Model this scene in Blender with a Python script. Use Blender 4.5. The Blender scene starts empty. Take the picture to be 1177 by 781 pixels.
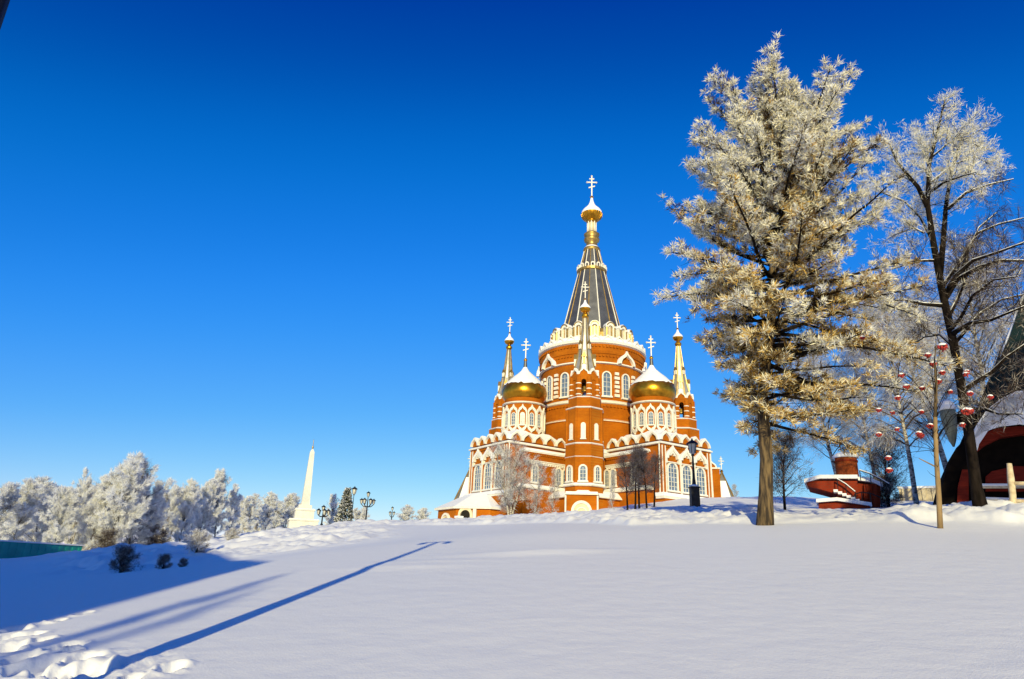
import bpy, math, random
import numpy as np
from mathutils import Vector, Matrix

sc = bpy.context.scene
COL = sc.collection
R = math.radians
PI = math.pi

# ------------------------------------------------------------------ camera
FPX, PITCH, ROLL = 785.0, R(18.9), R(2.3)
cd = bpy.data.cameras.new('camera')
cd.sensor_width = 36.0
cd.lens = 36.0 * FPX / 1177.0
cd.clip_start, cd.clip_end = 0.1, 6000
cam = bpy.data.objects.new('camera', cd)
COL.objects.link(cam)
CM = Matrix.Rotation(PI / 2 + PITCH, 3, 'X') @ Matrix.Rotation(ROLL, 3, 'Z')
cam.rotation_euler = CM.to_euler()
sc.camera = cam
CMN = np.array(CM)


def at(px, py, D):
    """a photo pixel and a ground distance -> a point of the place"""
    d = CMN @ np.array([(px - 588.5) / FPX, (390.5 - py) / FPX, -1.0])
    return d * D / math.hypot(d[0], d[1])


# ------------------------------------------------------------------ noise
def _hash(ix, iy, s):
    h = (ix.astype(np.int64) * 374761393 + iy.astype(np.int64) * 668265263 + s * 974711) & 0xffffffff
    h = ((h ^ (h >> 13)) * 1274126177) & 0xffffffff
    h = h ^ (h >> 16)
    return (h & 0xffff) / 65535.0


def vnoise(x, y, s=0):
    x = np.asarray(x, float); y = np.asarray(y, float)
    ix, iy = np.floor(x), np.floor(y)
    fx, fy = x - ix, y - iy
    fx = fx * fx * fx * (fx * (fx * 6 - 15) + 10); fy = fy * fy * fy * (fy * (fy * 6 - 15) + 10)
    a, b = _hash(ix, iy, s), _hash(ix + 1, iy, s)
    c, d = _hash(ix, iy + 1, s), _hash(ix + 1, iy + 1, s)
    return (a + (b - a) * fx) * (1 - fy) + (c + (d - c) * fx) * fy - 0.5


def fbm(x, y, s=0, o=4):
    t, a = 0, 1.0
    for k in range(o):
        t = t + a * vnoise(x * 2 ** k + 13.7 * k, y * 2 ** k - 7.3 * k, s + k)
        a *= 0.5
    return t


def sstep(a, b, x):
    t = np.clip((x - a) / (b - a), 0, 1)
    return t * t * (3 - 2 * t)


# ------------------------------------------------------------------ terrain
CP = []
for X in (-4, 0, 5, 12, 20):
    for Y in (-12, 0, 6, 12, 18, 24):
        CP.append((X, Y, -1.6 + 0.122 * Y + 0.02 * X - (0.10 * (-3 - X) if X < -3 else 0)))
for q in [(588, 606, 27), (878, 607, 29.5), (1081, 608, 20), (1170, 607, 27), (720, 606, 28),
          (0, 715, 13), (40, 700, 16), (120, 684, 18), (200, 668, 21), (310, 646, 25), (420, 630, 26),
          (525, 620, 24), (60, 684, 24), (0, 668, 34), (110, 662, 36), (180, 655, 36), (250, 648, 34), (150, 656, 45),
          (200, 641, 52), (270, 622, 75), (330, 628, 50), (420, 612, 55), (345, 612, 95), (440, 601, 105),
          (500, 602, 75), (560, 603, 55), (500, 601, 100), (345, 609, 150), (60, 640, 92), (0, 642, 84), (130, 643, 88), (200, 632, 98), (250, 622, 108),
          (300, 613, 135), (400, 603, 150), (470, 600, 150),
          (690, 602, 36), (800, 598, 38), (900, 598, 34), (1000, 590, 40), (1128, 587, 36), (1177, 592, 34), (1130, 590, 46), (1177, 590, 52),
          (960, 586, 62), (1050, 582, 66), (800, 583, 55), (740, 586, 60), (660, 592, 66), (614, 603, 78), (580, 600, 92),
          (545, 600, 100), (508, 602, 104), (672, 590, 99), (740, 579, 92), (810, 574, 104), (830, 572, 125),
          (870, 574, 110), (905, 584, 70), (1060, 576, 110)]:
    CP.append(tuple(at(*q)))
CP += [(15, 123, 10.5), (0, 200, 11), (60, 200, 16), (-60, 210, 4), (-120, 160, -1), (-90, 60, -3), (-50, 20, -3.5),
       (-40, -30, -4), (40, -30, -4), (90, 40, 6), (110, 120, 14), (-180, 120, -3), (150, 10, 3), (-10, -40, -6)]
CP = np.array(CP)
C2 = 5.0 ** 2


def _phi(ax, ay):
    return np.sqrt((ax[:, None] - CP[None, :, 0]) ** 2 + (ay[:, None] - CP[None, :, 1]) ** 2 + C2)


n = len(CP)
A = np.zeros((n + 3, n + 3))
A[:n, :n] = _phi(CP[:, 0], CP[:, 1]) - np.diag(np.where(np.hypot(CP[:, 0], CP[:, 1]) < 33, 11.0, .35))
A[:n, n:] = np.c_[np.ones(n), CP[:, :2]]
A[n:, :n] = A[:n, n:].T
W = np.linalg.solve(A, np.r_[CP[:, 2], 0, 0, 0])


def POLY(x, y):
    return np.c_[np.ones(len(x)), x, y, x * x, x * y, y * y]


_s = (np.hypot(CP[:, 0], CP[:, 1]) < 31) & (CP[:, 0] > -5) & (CP[:, 1] > -5)
PC = np.linalg.lstsq(POLY(CP[_s, 0], CP[_s, 1]), _phi(CP[_s, 0], CP[_s, 1]) @ W[:n] + W[n] + W[n + 1] * CP[_s, 0] + W[n + 2] * CP[_s, 1], rcond=None)[0]


def base_z(x, y):
    x = np.atleast_1d(np.asarray(x, float)); y = np.atleast_1d(np.asarray(y, float))
    r = np.hypot(x, y - 60)
    k = np.where(r > 190, 190 / np.maximum(r, 1e-6), 1.0)
    xx, yy = x * k, 60 + (y - 60) * k
    out = np.empty(len(x))
    for i in range(0, len(x), 40000):
        s = slice(i, i + 40000)
        out[s] = _phi(xx[s], yy[s]) @ W[:n] + W[n] + W[n + 1] * xx[s] + W[n + 2] * yy[s]
    # the open slope before the viewer is one smooth swell
    k = sstep(-8, -4.5, x) * (1 - sstep(21, 27, y)) * (1 - sstep(22, 30, x)) * sstep(-8, -2, y)
    out = out * (1 - k) + (POLY(x, y) @ PC) * k
    return out - np.maximum(0, r - 190) * 0.03


def hit(px, py, d0=2.0, d1=200.0):
    """where the sight line of a photo pixel meets the smooth ground"""
    D = np.geomspace(d0, d1, 700)
    u = at(px, py, 1.0)
    P = D[:, None] * u[None, :]
    g = base_z(P[:, 0], P[:, 1])
    w = np.where(P[:, 2] <= g)[0]
    return P[w[0]] if len(w) else P[-1]


rs = np.random.RandomState(5)
PRINTS = []        # (x, y, radius, depth)


def trail(pts, step, rad, depth, side=0.12):
    W2 = [hit(*p)[:2] for p in pts]
    for a, b in zip(W2[:-1], W2[1:]):
        L = np.linalg.norm(b - a)
        m = max(1, int(L / step))
        t = (b - a) / L
        nrm = np.array([-t[1], t[0]])
        for k in range(m):
            p = a + t * (k + rs.rand() * 0.4) * step + nrm * (side * (1 if k % 2 else -1) + rs.randn() * 0.05)
            PRINTS.append((p[0], p[1], .62 * rad * (0.7 + 0.6 * rs.rand()), .75 * depth * (0.6 + 0.8 * rs.rand())))


trail([(16, 733), (51, 716), (90, 707), (135, 699)], 0.42, 0.15, 0.16)
trail([(2, 752), (40, 738), (62, 730)], 0.35, 0.17, 0.18)
trail([(5, 772), (60, 752), (110, 742)], 0.4, 0.17, 0.18)
trail([(60, 781), (85, 770), (130, 763), (175, 760)], 0.4, 0.17, 0.17)
trail([(140, 781), (175, 772), (200, 768)], 0.4, 0.16, 0.15)
for px, py in [(10, 745), (25, 760), (30, 775), (48, 765), (75, 745), (95, 758), (20, 722), (8, 735), (60, 775), (115, 772)]:
    p = hit(px, py)
    PRINTS.append((p[0], p[1], 0.13, 0.11))
STRIPE = [(hit(470, 652)[:2], .5), (hit(500, 646)[:2], .5), (hit(610, 636)[:2], .5), (hit(585, 638)[:2], .5), (hit(650, 634)[:2], .5)]


def detail_z(x, y):
    x = np.atleast_1d(np.asarray(x, float)); y = np.atleast_1d(np.asarray(y, float))
    d = np.hypot(x, y)
    az = np.degrees(np.arctan2(x, y))
    z = (.018 + .03 * sstep(26, 45, d)) * fbm(x / 11, y / 11, 3, 2) + 0.007 * fbm(x / 1.6, y / 1.6, 9, 3)
    # ploughed snow lying along the path beyond the crest
    edge = 30.5 + 1.2 * vnoise(az / 3.0, az * 0, 21) + np.where(az < 10, (10 - az) * 1.9, 0)
    m = sstep(0, 1.6, d - edge) * (1 - sstep(14, 30, d - edge)) * sstep(-14, -8, az)
    m = m * (1 - .5 * sstep(20.5, 22.5, az) * (1 - sstep(28.5, 30.5, az)))
    z = z + m * (0.08 + 0.5 * np.abs(fbm(x / 1.8, y / 1.8, 31, 4)) + 0.2 * np.abs(fbm(x / .55, y / .55, 41, 3)))
    # rough bank on the left
    bank = sstep(40, 46, d) * (1 - sstep(115, 135, d)) * (1 - sstep(-13, -6, az)) * sstep(-34, -29, az)
    z = z + bank * (0.85 * np.abs(fbm(x / 3.2, y / 3.2, 51, 4)) + .22 * np.abs(fbm(x / .9, y / .9, 58, 3)))
    far = sstep(55, 80, d)
    z = z + far * 0.5 * fbm(x / 6, y / 6, 61, 4)
    # trodden snow at the near left
    near = (d < 26)
    if near.any():
        xi, yi = x[near], y[near]
        dz = np.zeros(len(xi))
        for (a, b, r, h) in PRINTS:
            # boot holes, longer along the walk, with a broken rim
            q = ((xi - a) ** 2 + ((yi - b) / 1.7) ** 2) / r ** 2
            k = q < 9
            e = np.sqrt(q[k]) + .25 * vnoise(xi[k] * 14, yi[k] * 14, 71)
            dz[k] += -h * np.exp(-e ** 6) + 0.14 * h * np.exp(-((e - 1.45) / 0.3) ** 2) * (0.3 + 1.6 * (vnoise(xi[k] * 9, yi[k] * 9, 77) + .5))
        tram = (1 - sstep(-25, -21, np.degrees(np.arctan2(xi, yi)))) * (1 - sstep(7.5, 10, d[near]))
        z[near] += np.clip(dz, -0.16, 0.05) + tram * (0.025 * fbm(xi / .7, yi / .9, 81, 4) + .03 * fbm(xi / .17, yi / .17, 88, 3) + .055 * np.abs(fbm(xi / .22, (yi - xi) / 1.1, 85, 3)))
    for (p, r) in STRIPE:
        q = ((x - p[0]) / 1.6) ** 2 + ((y - p[1]) / 0.5) ** 2
        z = z + 0.04 * np.exp(-q)
    return z


def gz(x, y):
    return float(base_z(x, y)[0] + detail_z(x, y)[0])


# ------------------------------------------------------------------ materials
def newmat(name):
    m = bpy.data.materials.new(name)
    m.use_nodes = True
    nt = m.node_tree
    return m, nt, nt.nodes['Principled BSDF']


def ramp_noise(nt, c1, c2, scale, detail=4, lo=.35, hi=.65, obj=True, stretch=None):
    tc = nt.nodes.new('ShaderNodeTexCoord')
    nz = nt.nodes.new('ShaderNodeTexNoise')
    nz.inputs['Scale'].default_value = scale
    nz.inputs['Detail'].default_value = detail
    src = tc.outputs['Object']
    if stretch:
        mp = nt.nodes.new('ShaderNodeMapping')
        mp.inputs['Scale'].default_value = stretch
        nt.links.new(src, mp.inputs['Vector']); src = mp.outputs['Vector']
    nt.links.new(src, nz.inputs['Vector'])
    rp = nt.nodes.new('ShaderNodeValToRGB')
    rp.color_ramp.elements[0].position = lo; rp.color_ramp.elements[1].position = hi
    rp.color_ramp.elements[0].color = (*c1, 1); rp.color_ramp.elements[1].color = (*c2, 1)
    nt.links.new(nz.outputs['Fac'], rp.inputs['Fac'])
    return nz, rp


def simple(name, c1, c2=None, scale=3, rough=.8, metal=0, bump=0, spec=.3, stretch=None, lo=.35, hi=.65, bscale=None):
    m, nt, b = newmat(name)
    c2 = c2 or tuple(v * .8 for v in c1)
    nz, rp = ramp_noise(nt, c1, c2, scale, lo=lo, hi=hi, stretch=stretch)
    nt.links.new(rp.outputs['Color'], b.inputs['Base Color'])
    b.inputs['Roughness'].default_value = rough
    b.inputs['Metallic'].default_value = metal
    b.inputs['Specular IOR Level'].default_value = spec
    if bump:
        bp = nt.nodes.new('ShaderNodeBump')
        bp.inputs['Strength'].default_value = bump
        bp.inputs['Distance'].default_value = .05
        nt.links.new(nz.outputs['Fac'], bp.inputs['Height'])
        nt.links.new(bp.outputs['Normal'], b.inputs['Normal'])
    return m


def leafmat(name, c1, c2, scale=.8, trans=.35):
    m, nt, b = newmat(name)
    nz, rp = ramp_noise(nt, c1, c2, scale, detail=3, lo=.3, hi=.7)
    nt.links.new(rp.outputs['Color'], b.inputs['Base Color'])
    b.inputs['Roughness'].default_value = .9
    b.inputs['Specular IOR Level'].default_value = .1
    tr = nt.nodes.new('ShaderNodeBsdfTranslucent')
    nt.links.new(rp.outputs['Color'], tr.inputs['Color'])
    mx = nt.nodes.new('ShaderNodeMixShader')
    mx.inputs['Fac'].default_value = trans
    nt.links.new(b.outputs['BSDF'], mx.inputs[1]); nt.links.new(tr.outputs['BSDF'], mx.inputs[2])
    nt.links.new(mx.outputs['Shader'], nt.nodes['Material Output'].inputs['Surface'])
    return m


def brickmat(name, c1, c2, mortar, scale=1.0):
    m, nt, b = newmat(name)
    tc = nt.nodes.new('ShaderNodeTexCoord')
    sp = nt.nodes.new('ShaderNodeSeparateXYZ')
    nt.links.new(tc.outputs['Object'], sp.inputs[0])
    # courses of brick running level round every wall
    at_ = nt.nodes.new('ShaderNodeMath'); at_.operation = 'ADD'
    nt.links.new(sp.outputs['X'], at_.inputs[0]); nt.links.new(sp.outputs['Y'], at_.inputs[1])
    cb = nt.nodes.new('ShaderNodeCombineXYZ')
    nt.links.new(at_.outputs[0], cb.inputs['X']); nt.links.new(sp.outputs['Z'], cb.inputs['Y'])
    br = nt.nodes.new('ShaderNodeTexBrick')
    br.inputs['Scale'].default_value = 1.0 * scale
    br.inputs['Brick Width'].default_value = .55; br.inputs['Row Height'].default_value = .2
    br.inputs['Mortar Size'].default_value = .012
    br.inputs['Color1'].default_value = (*c1, 1); br.inputs['Color2'].default_value = (*c2, 1)
    br.inputs['Mortar'].default_value = (*mortar, 1)
    nt.links.new(cb.outputs[0], br.inputs['Vector'])
    nz = nt.nodes.new('ShaderNodeTexNoise'); nz.inputs['Scale'].default_value = .35; nz.inputs['Detail'].default_value = 6
    nt.links.new(tc.outputs['Object'], nz.inputs['Vector'])
    rp = nt.nodes.new('ShaderNodeValToRGB')
    rp.color_ramp.elements[0].color = (.72, .68, .62, 1); rp.color_ramp.elements[1].color = (1.1, 1.08, 1.0, 1)
    rp.color_ramp.elements[0].position = .3; rp.color_ramp.elements[1].position = .7
    nt.links.new(nz.outputs['Fac'], rp.inputs['Fac'])
    mx = nt.nodes.new('ShaderNodeMix'); mx.data_type = 'RGBA'; mx.blend_type = 'MULTIPLY'; mx.inputs['Factor'].default_value = 1
    nt.links.new(br.outputs['Color'], mx.inputs['A']); nt.links.new(rp.outputs['Color'], mx.inputs['B'])
    nt.links.new(mx.outputs['Result'], b.inputs['Base Color'])
    b.inputs['Roughness'].default_value = .9
    b.inputs['Specular IOR Level'].default_value = .15
    return m


def snowmat(name, fine):
    m, nt, b = newmat(name)
    b.inputs['Base Color'].default_value = (.84, .84, .85, 1)
    b.inputs['Roughness'].default_value = .65
    b.inputs['Specular IOR Level'].default_value = .2
    tc = nt.nodes.new('ShaderNodeTexCoord')
    n1 = nt.nodes.new('ShaderNodeTexNoise'); n1.inputs['Scale'].default_value = 2.2; n1.inputs['Detail'].default_value = 8
    n2 = nt.nodes.new('ShaderNodeTexNoise'); n2.inputs['Scale'].default_value = 38; n2.inputs['Detail'].default_value = 3
    ad = nt.nodes.new('ShaderNodeMath'); ad.operation = 'MULTIPLY_ADD'; ad.inputs[1].default_value = .22
    for k in (n1, n2):
        nt.links.new(tc.outputs['Object'], k.inputs['Vector'])
    nt.links.new(n2.outputs['Fac'], ad.inputs[0]); nt.links.new(n1.outputs['Fac'], ad.inputs[2])
    bp = nt.nodes.new('ShaderNodeBump'); bp.inputs['Strength'].default_value = fine; bp.inputs['Distance'].default_value = .05
    nt.links.new(ad.outputs[0], bp.inputs['Height']); nt.links.new(bp.outputs['Normal'], b.inputs['Normal'])
    return m


M = dict(
    snow=snowmat('snow_field', .42),
    roofsnow=simple('roof_snow', (.82, .82, .84), (.78, .79, .82), 1.5, .7, bump=.4, spec=.2),
    brick=brickmat('orange_brick', (.43, .122, .003), (.37, .098, .0025), (.40, .14, .010)),
    brickdark=brickmat('red_brick', (.25, .030, .010), (.20, .022, .007), (.16, .05, .03)),
    kioskbrick=brickmat('kiosk_brick', (.33, .065, .012), (.27, .05, .010), (.25, .1, .05), 1.6),
    white=simple('white_plaster', (.78, .75, .66), (.70, .66, .56), 2.0, .8),
    cream=simple('cream_plaster', (.70, .60, .42), (.60, .50, .34), 1.0, .8),
    gold=simple('gilding', (.62, .30, .022), (.40, .19, .015), 1.2, .30, .88),
    oldgold=simple('gilded_ornament', (.50, .33, .10), (.30, .19, .06), 1.5, .42, .7),
    tentmetal=simple('grey_sheet_metal', (.15, .15, .15), (.10, .10, .105), .7, .45, .6),
    spiremetal=simple('pale_sheet_metal', (.46, .44, .38), (.30, .29, .26), .9, .45, .35),
    glass=simple('window_glass', (.16, .22, .32), (.06, .08, .12), .8, .12, 0, spec=.8),
    dark=simple('dark_interior', (.012, .010, .009), (.02, .015, .012), 1, .95),
    iron=simple('black_iron', (.015, .015, .017), (.025, .025, .027), 4, .5, .3),
    lampglass=simple('lantern_glass', (.62, .60, .52), (.5, .48, .42), 2, .25),
    stone=simple('white_stone', (.72, .70, .64), (.60, .58, .53), .8, .8),
    frost=leafmat('hoar_frost', (.95, .95, .94), (.90, .90, .88), .6, .45),
    frostcool=leafmat('hoar_frost_fine', (.94, .94, .93), (.86, .86, .85), .5, .45),
    larchgold=leafmat('golden_larch_twigs', (.66, .44, .12), (.42, .24, .05), 1.6, .18),
    larchcream=leafmat('frosted_larch_twigs', (.90, .86, .68), (.78, .70, .46), 1.2, .22),
    larchdark=leafmat('bare_larch_twigs', (.13, .075, .025), (.05, .032, .015), 1.2, .15),
    twig=leafmat('bare_twigs', (.055, .038, .030), (.11, .08, .065), 1, .1),
    twiggrey=leafmat('rimed_twigs', (.50, .46, .42), (.34, .31, .28), .7, .2),
    twigblue=leafmat('violet_twigs', (.16, .15, .19), (.09, .08, .10), .7, .15),
    bark=simple('brown_bark', (.155, .105, .052), (.035, .025, .017), 2.6, .95, bump=1.0, stretch=(3.5, 3.5, .55), lo=.38, hi=.6),
    barkdark=simple('dark_bark', (.020, .015, .013), (.008, .006, .005), 2.5, 1.0, spec=.05, bump=1.0, stretch=(3, 3, .6)),
    barklight=simple('tan_bark', (.30, .205, .10), (.20, .13, .06), 5, .85, bump=.6, stretch=(1, 1, .3)),
    birch=simple('birch_bark', (.50, .46, .40), (.10, .08, .07), 3, .85, stretch=(1, 1, 2.5), lo=.42, hi=.6),
    needle=leafmat('spruce_needles', (.020, .035, .022), (.035, .05, .03), 2, .1),
    berry=simple('rowan_berries', (.42, .04, .025), (.30, .02, .015), 9, .4),
    teal=simple('teal_paint', (.02, .36, .30), (.015, .27, .23), .6, .6),
    roofteal=simple('shade_dark_teal_roof', (.007, .018, .021), (.012, .026, .030), .7, .9, spec=.05, stretch=(5, 5, .4)),  # darkened so that the roof's colour carries tree shade
    reddark=simple('shade_dark_red_boards', (.17, .020, .012), (.10, .012, .008), 1.4, .9, spec=.05, stretch=(1, 1, 7)),  # red boards darkened, shade put into their colour
    logs=simple('shade_dark_timber', (.005, .004, .004), (.009, .007, .006), 2, 1.0, spec=.02),  # near black because the wall's shade is put into the colour
    greygreen=simple('grey_green_boards', (.22, .23, .17), (.15, .16, .12), 2, .8, stretch=(6, 6, .6)),
    rail=simple('rimed_timber', (.66, .56, .40), (.45, .36, .24), 5, .85),
    beige=simple('beige_wall', (.55, .47, .33), (.45, .38, .27), .8, .85),
    concrete=simple('grey_concrete', (.34, .33, .32), (.28, .27, .26), .5, .9),
)


# ------------------------------------------------------------------ mesh building
class MB:
    def __init__(s):
        s.v, s.f, s.m, s.ms = [], [], [], []

    def mi(s, k):
        if k not in s.ms:
            s.ms.append(k)
        return s.ms.index(k)

    def add(s, vs, fs, mat, T=None):
        o = len(s.v)
        if T is not None:
            vs = [tuple(T @ Vector(v)) for v in vs]
        s.v += [tuple(v) for v in vs]
        k = s.mi(mat)
        for f in fs:
            s.f.append(tuple(i + o for i in f)); s.m.append(k)

    def box(s, c, d, mat, T=None):
        x, y, z = c; a, b, h = d[0] / 2, d[1] / 2, d[2] / 2
        vs = [(x + i * a, y + j * b, z + k * h) for k in (-1, 1) for j in (-1, 1) for i in (-1, 1)]
        s.add(vs, [(0, 2, 3, 1), (4, 5, 7, 6), (0, 1, 5, 4), (1, 3, 7, 5), (3, 2, 6, 7), (2, 0, 4, 6)], mat, T)

    def lathe(s, prof, nseg, mat, c=(0, 0, 0), ph=0.0, cap=True, T=None):
        vs, fs = [], []
        for (r, z) in prof:
            for i in range(nseg):
                a = ph + 2 * PI * i / nseg
                vs.append((c[0] + r * math.cos(a), c[1] + r * math.sin(a), c[2] + z))
        for j in range(len(prof) - 1):
            for i in range(nseg):
                k = (i + 1) % nseg
                fs.append((j * nseg + i, j * nseg + k, (j + 1) * nseg + k, (j + 1) * nseg + i))
        if cap:
            fs.append(tuple(reversed(range(nseg))))
            fs.append(tuple((len(prof) - 1) * nseg + i for i in range(nseg)))
        s.add(vs, fs, mat, T)

    def prism(s, poly, z0, z1, mat, T=None, scale=1.0, off=(0, 0)):
        m = len(poly)
        vs = [(x, y, z0) for x, y in poly] + [(x * scale + off[0], y * scale + off[1], z1) for x, y in poly]
        fs = [tuple(reversed(range(m))), tuple(range(m, 2 * m))]
        fs += [(i, (i + 1) % m, m + (i + 1) % m, m + i) for i in range(m)]
        s.add(vs, fs, mat, T)

    def plate(s, poly, y0, y1, mat, T=None):
        """polygon in x,z pushed from y0 to y1 (y is outward)"""
        m = len(poly)
        vs = [(x, y0, z) for x, z in poly] + [(x, y1, z) for x, z in poly]
        fs = [tuple(range(m)), tuple(reversed(range(m, 2 * m)))]
        fs += [(i, m + i, m + (i + 1) % m, (i + 1) % m) for i in range(m)]
        s.add(vs, fs, mat, T)

    def ring(s, out, inn, y0, y1, mat, T=None, closed=False):
        m = len(out)
        vs = [(x, y0, z) for x, z in out] + [(x, y1, z) for x, z in out] + [(x, y0, z) for x, z in inn] + [(x, y1, z) for x, z in inn]
        fs = []
        for i in range(m if closed else m - 1):
            k = (i + 1) % m
            fs += [(m + i, m + k, 3 * m + k, 3 * m + i), (i, k, m + k, m + i), (2 * m + k, 2 * m + i, 3 * m + i, 3 * m + k)]
        s.add(vs, fs, mat, T)

    def tube(s, pts, rad, mat, ns=6, cap=True):
        P = [Vector(p) for p in pts]
        vs, fs = [], []
        ref = None
        for i, p in enumerate(P):
            t = (P[min(i + 1, len(P) - 1)] - P[max(i - 1, 0)]).normalized()
            if ref is None:
                ref = t.cross(Vector((0, 0, 1)) if abs(t.z) < .9 else Vector((1, 0, 0))).normalized()
            ref = (ref - t * ref.dot(t)).normalized()
            b = t.cross(ref)
            r = rad[i] if hasattr(rad, '__len__') else rad
            for k in range(ns):
                a = 2 * PI * k / ns
                q = p + (ref * math.cos(a) + b * math.sin(a)) * r
                vs.append(tuple(q))
        for j in range(len(P) - 1):
            for k in range(ns):
                l = (k + 1) % ns
                fs.append((j * ns + k, j * ns + l, (j + 1) * ns + l, (j + 1) * ns + k))
        if cap:
            fs.append(tuple(reversed(range(ns)))); fs.append(tuple((len(P) - 1) * ns + k for k in range(ns)))
        s.add(vs, fs, mat)

    def mesh(s, name, smooth=False):
        me = bpy.data.meshes.new(name)
        me.from_pydata(s.v, [], s.f)
        for k in s.ms:
            me.materials.append(M[k])
        me.polygons.foreach_set('material_index', s.m)
        if smooth:
            me.polygons.foreach_set('use_smooth', [True] * len(s.f))
        me.validate()
        me.update()
        return me

    def build(s, name, parent=None, smooth=False, T=None):
        return link(name, s.mesh(name, smooth), parent, T)


def link(name, me, parent=None, T=None):
    o = bpy.data.objects.new(name, me)
    COL.objects.link(o)
    o.parent = parent
    if T is not None:
        o.matrix_local = T
    return o


def thing(name, label, cat, loc, rz=0.0, group=None):
    o = bpy.data.objects.new(name, None)
    o.empty_display_size = .5
    COL.objects.link(o)
    o.location = loc; o.rotation_euler = (0, 0, rz)
    o['label'] = label; o['category'] = cat
    if group:
        o['group'] = group
    return o


def copy_tree(src, label, loc, rz=0.0, scale=1.0, group=None):
    c = src.copy()
    COL.objects.link(c)
    for ch in src.children:
        k = ch.copy(); COL.objects.link(k); k.parent = c
        for g in ch.children:
            h = g.copy(); COL.objects.link(h); h.parent = k
    c.location = loc; c.rotation_euler = (0, 0, rz)
    c.scale = scale if hasattr(scale, '__len__') else (scale,) * 3
    c['label'] = label
    if group:
        c['group'] = group
    return c


def wallT(x, y, z, th):
    """frame on a wall: y outward at angle th, z up"""
    return Matrix.Translation((x, y, z)) @ Matrix.Rotation(th - PI / 2, 4, 'Z')


def np_mesh(name, V, Q, mi, mats):
    me = bpy.data.meshes.new(name)
    V = np.asarray(V, np.float32); Q = np.asarray(Q, np.int32)
    me.vertices.add(len(V)); me.vertices.foreach_set('co', V.ravel())
    k = Q.shape[1]
    me.loops.add(Q.size); me.loops.foreach_set('vertex_index', Q.ravel())
    me.polygons.add(len(Q)); me.polygons.foreach_set('loop_start', np.arange(0, Q.size, k, dtype=np.int32))
    for m in mats:
        me.materials.append(M[m])
    me.polygons.foreach_set('material_index', np.asarray(mi, np.int32))
    me.update(calc_edges=True)
    return me


# ------------------------------------------------------------------ the ground sheet
def make_ground():
    azs = np.concatenate([np.linspace(-180, -52, 60, endpoint=False), np.linspace(-52, 48, 900, endpoint=False), np.linspace(48, 180, 60, endpoint=False)])
    rad = np.concatenate([np.linspace(1.0, 4.4, 20), np.linspace(4.5, 13, 290), np.geomspace(13.1, 170, 360), np.geomspace(180, 3000, 30)])
    a = np.radians(azs)
    X = rad[:, None] * np.sin(a)[None, :]; Y = rad[:, None] * np.cos(a)[None, :]
    x, y = X.ravel(), Y.ravel()
    z = base_z(x, y) + detail_z(x, y)
    V = np.c_[x, y, z]
    na, nr = len(azs), len(rad)
    i = np.arange(nr - 1)[:, None] * na; j = np.arange(na)[None, :]; k = (j + 1) % na
    Q = np.stack([i + j, i + na + j, i + na + k, i + k], -1).reshape(-1, 4)[:, ::-1]
    # flat centre under the camera
    c = len(V)
    V = np.vstack([V, [0, 0, float(z[:na].mean())]])
    me = np_mesh('snow_ground', V, Q, np.zeros(len(Q)), ['snow'])
    me.polygons.foreach_set('use_smooth', np.ones(len(Q), bool))
    o = link('snow_ground', me)
    o['kind'] = 'structure'
    return o


make_ground()

# ------------------------------------------------------------------ plants
UP = np.array([0, 0, 1.0])


def unit(v):
    v = np.asarray(v, float)
    return v / (np.linalg.norm(v, axis=-1, keepdims=True) + 1e-9)


def needles(rng, A, Dv, per, L, w, spread, jit=.08, face=.75):
    """slender diamonds growing out of anchor points A along Dv"""
    A = np.repeat(np.asarray(A), per, 0); Dv = np.repeat(np.asarray(Dv), per, 0)
    m = len(A)
    p = A + rng.randn(m, 3) * jit
    d = unit(Dv + rng.randn(m, 3) * spread)
    ln = (L[0] + (L[1] - L[0]) * rng.rand(m))[:, None]
    # rime builds on the outer side of a twig: blades lie roughly across the outward direction
    out = unit(p * np.array([1, 1, 0])) + np.array([0, 0, .35])
    s = unit(np.cross(d, out + rng.randn(m, 3) * face)) * (w * (0.6 + .8 * rng.rand(m)))[:, None]
    V = np.stack([p, p + d * ln * .45 + s, p + d * ln, p + d * ln * .45 - s], 1).reshape(-1, 3)
    Q = np.arange(4 * m).reshape(-1, 4)
    return V, Q


def curve(rng, p, d, L, k, bend, wob):
    pts = [np.array(p, float)]
    d = unit(d)
    for i in range(k):
        d = unit(d + np.array(bend) / k + rng.randn(3) * wob)
        pts.append(pts[-1] + d * L / k)
    return pts


def along(pts, t):
    m = len(pts) - 1
    u = min(max(t * m, 0), m - 1e-6)
    i = int(u)
    return pts[i] + (pts[i + 1] - pts[i]) * (u - i), unit(pts[i + 1] - pts[i])


def crown_mesh(name, chunks):
    """chunks: (V, Q, material key)"""
    mats, V, Q, mi, o = [], [], [], [], 0
    for v, q, k in chunks:
        if k not in mats:
            mats.append(k)
        V.append(v); Q.append(q + o); mi.append(np.full(len(q), mats.index(k))); o += len(v)
    return np_mesh(name, np.vstack(V), np.vstack(Q), np.concatenate(mi), mats)


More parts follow.
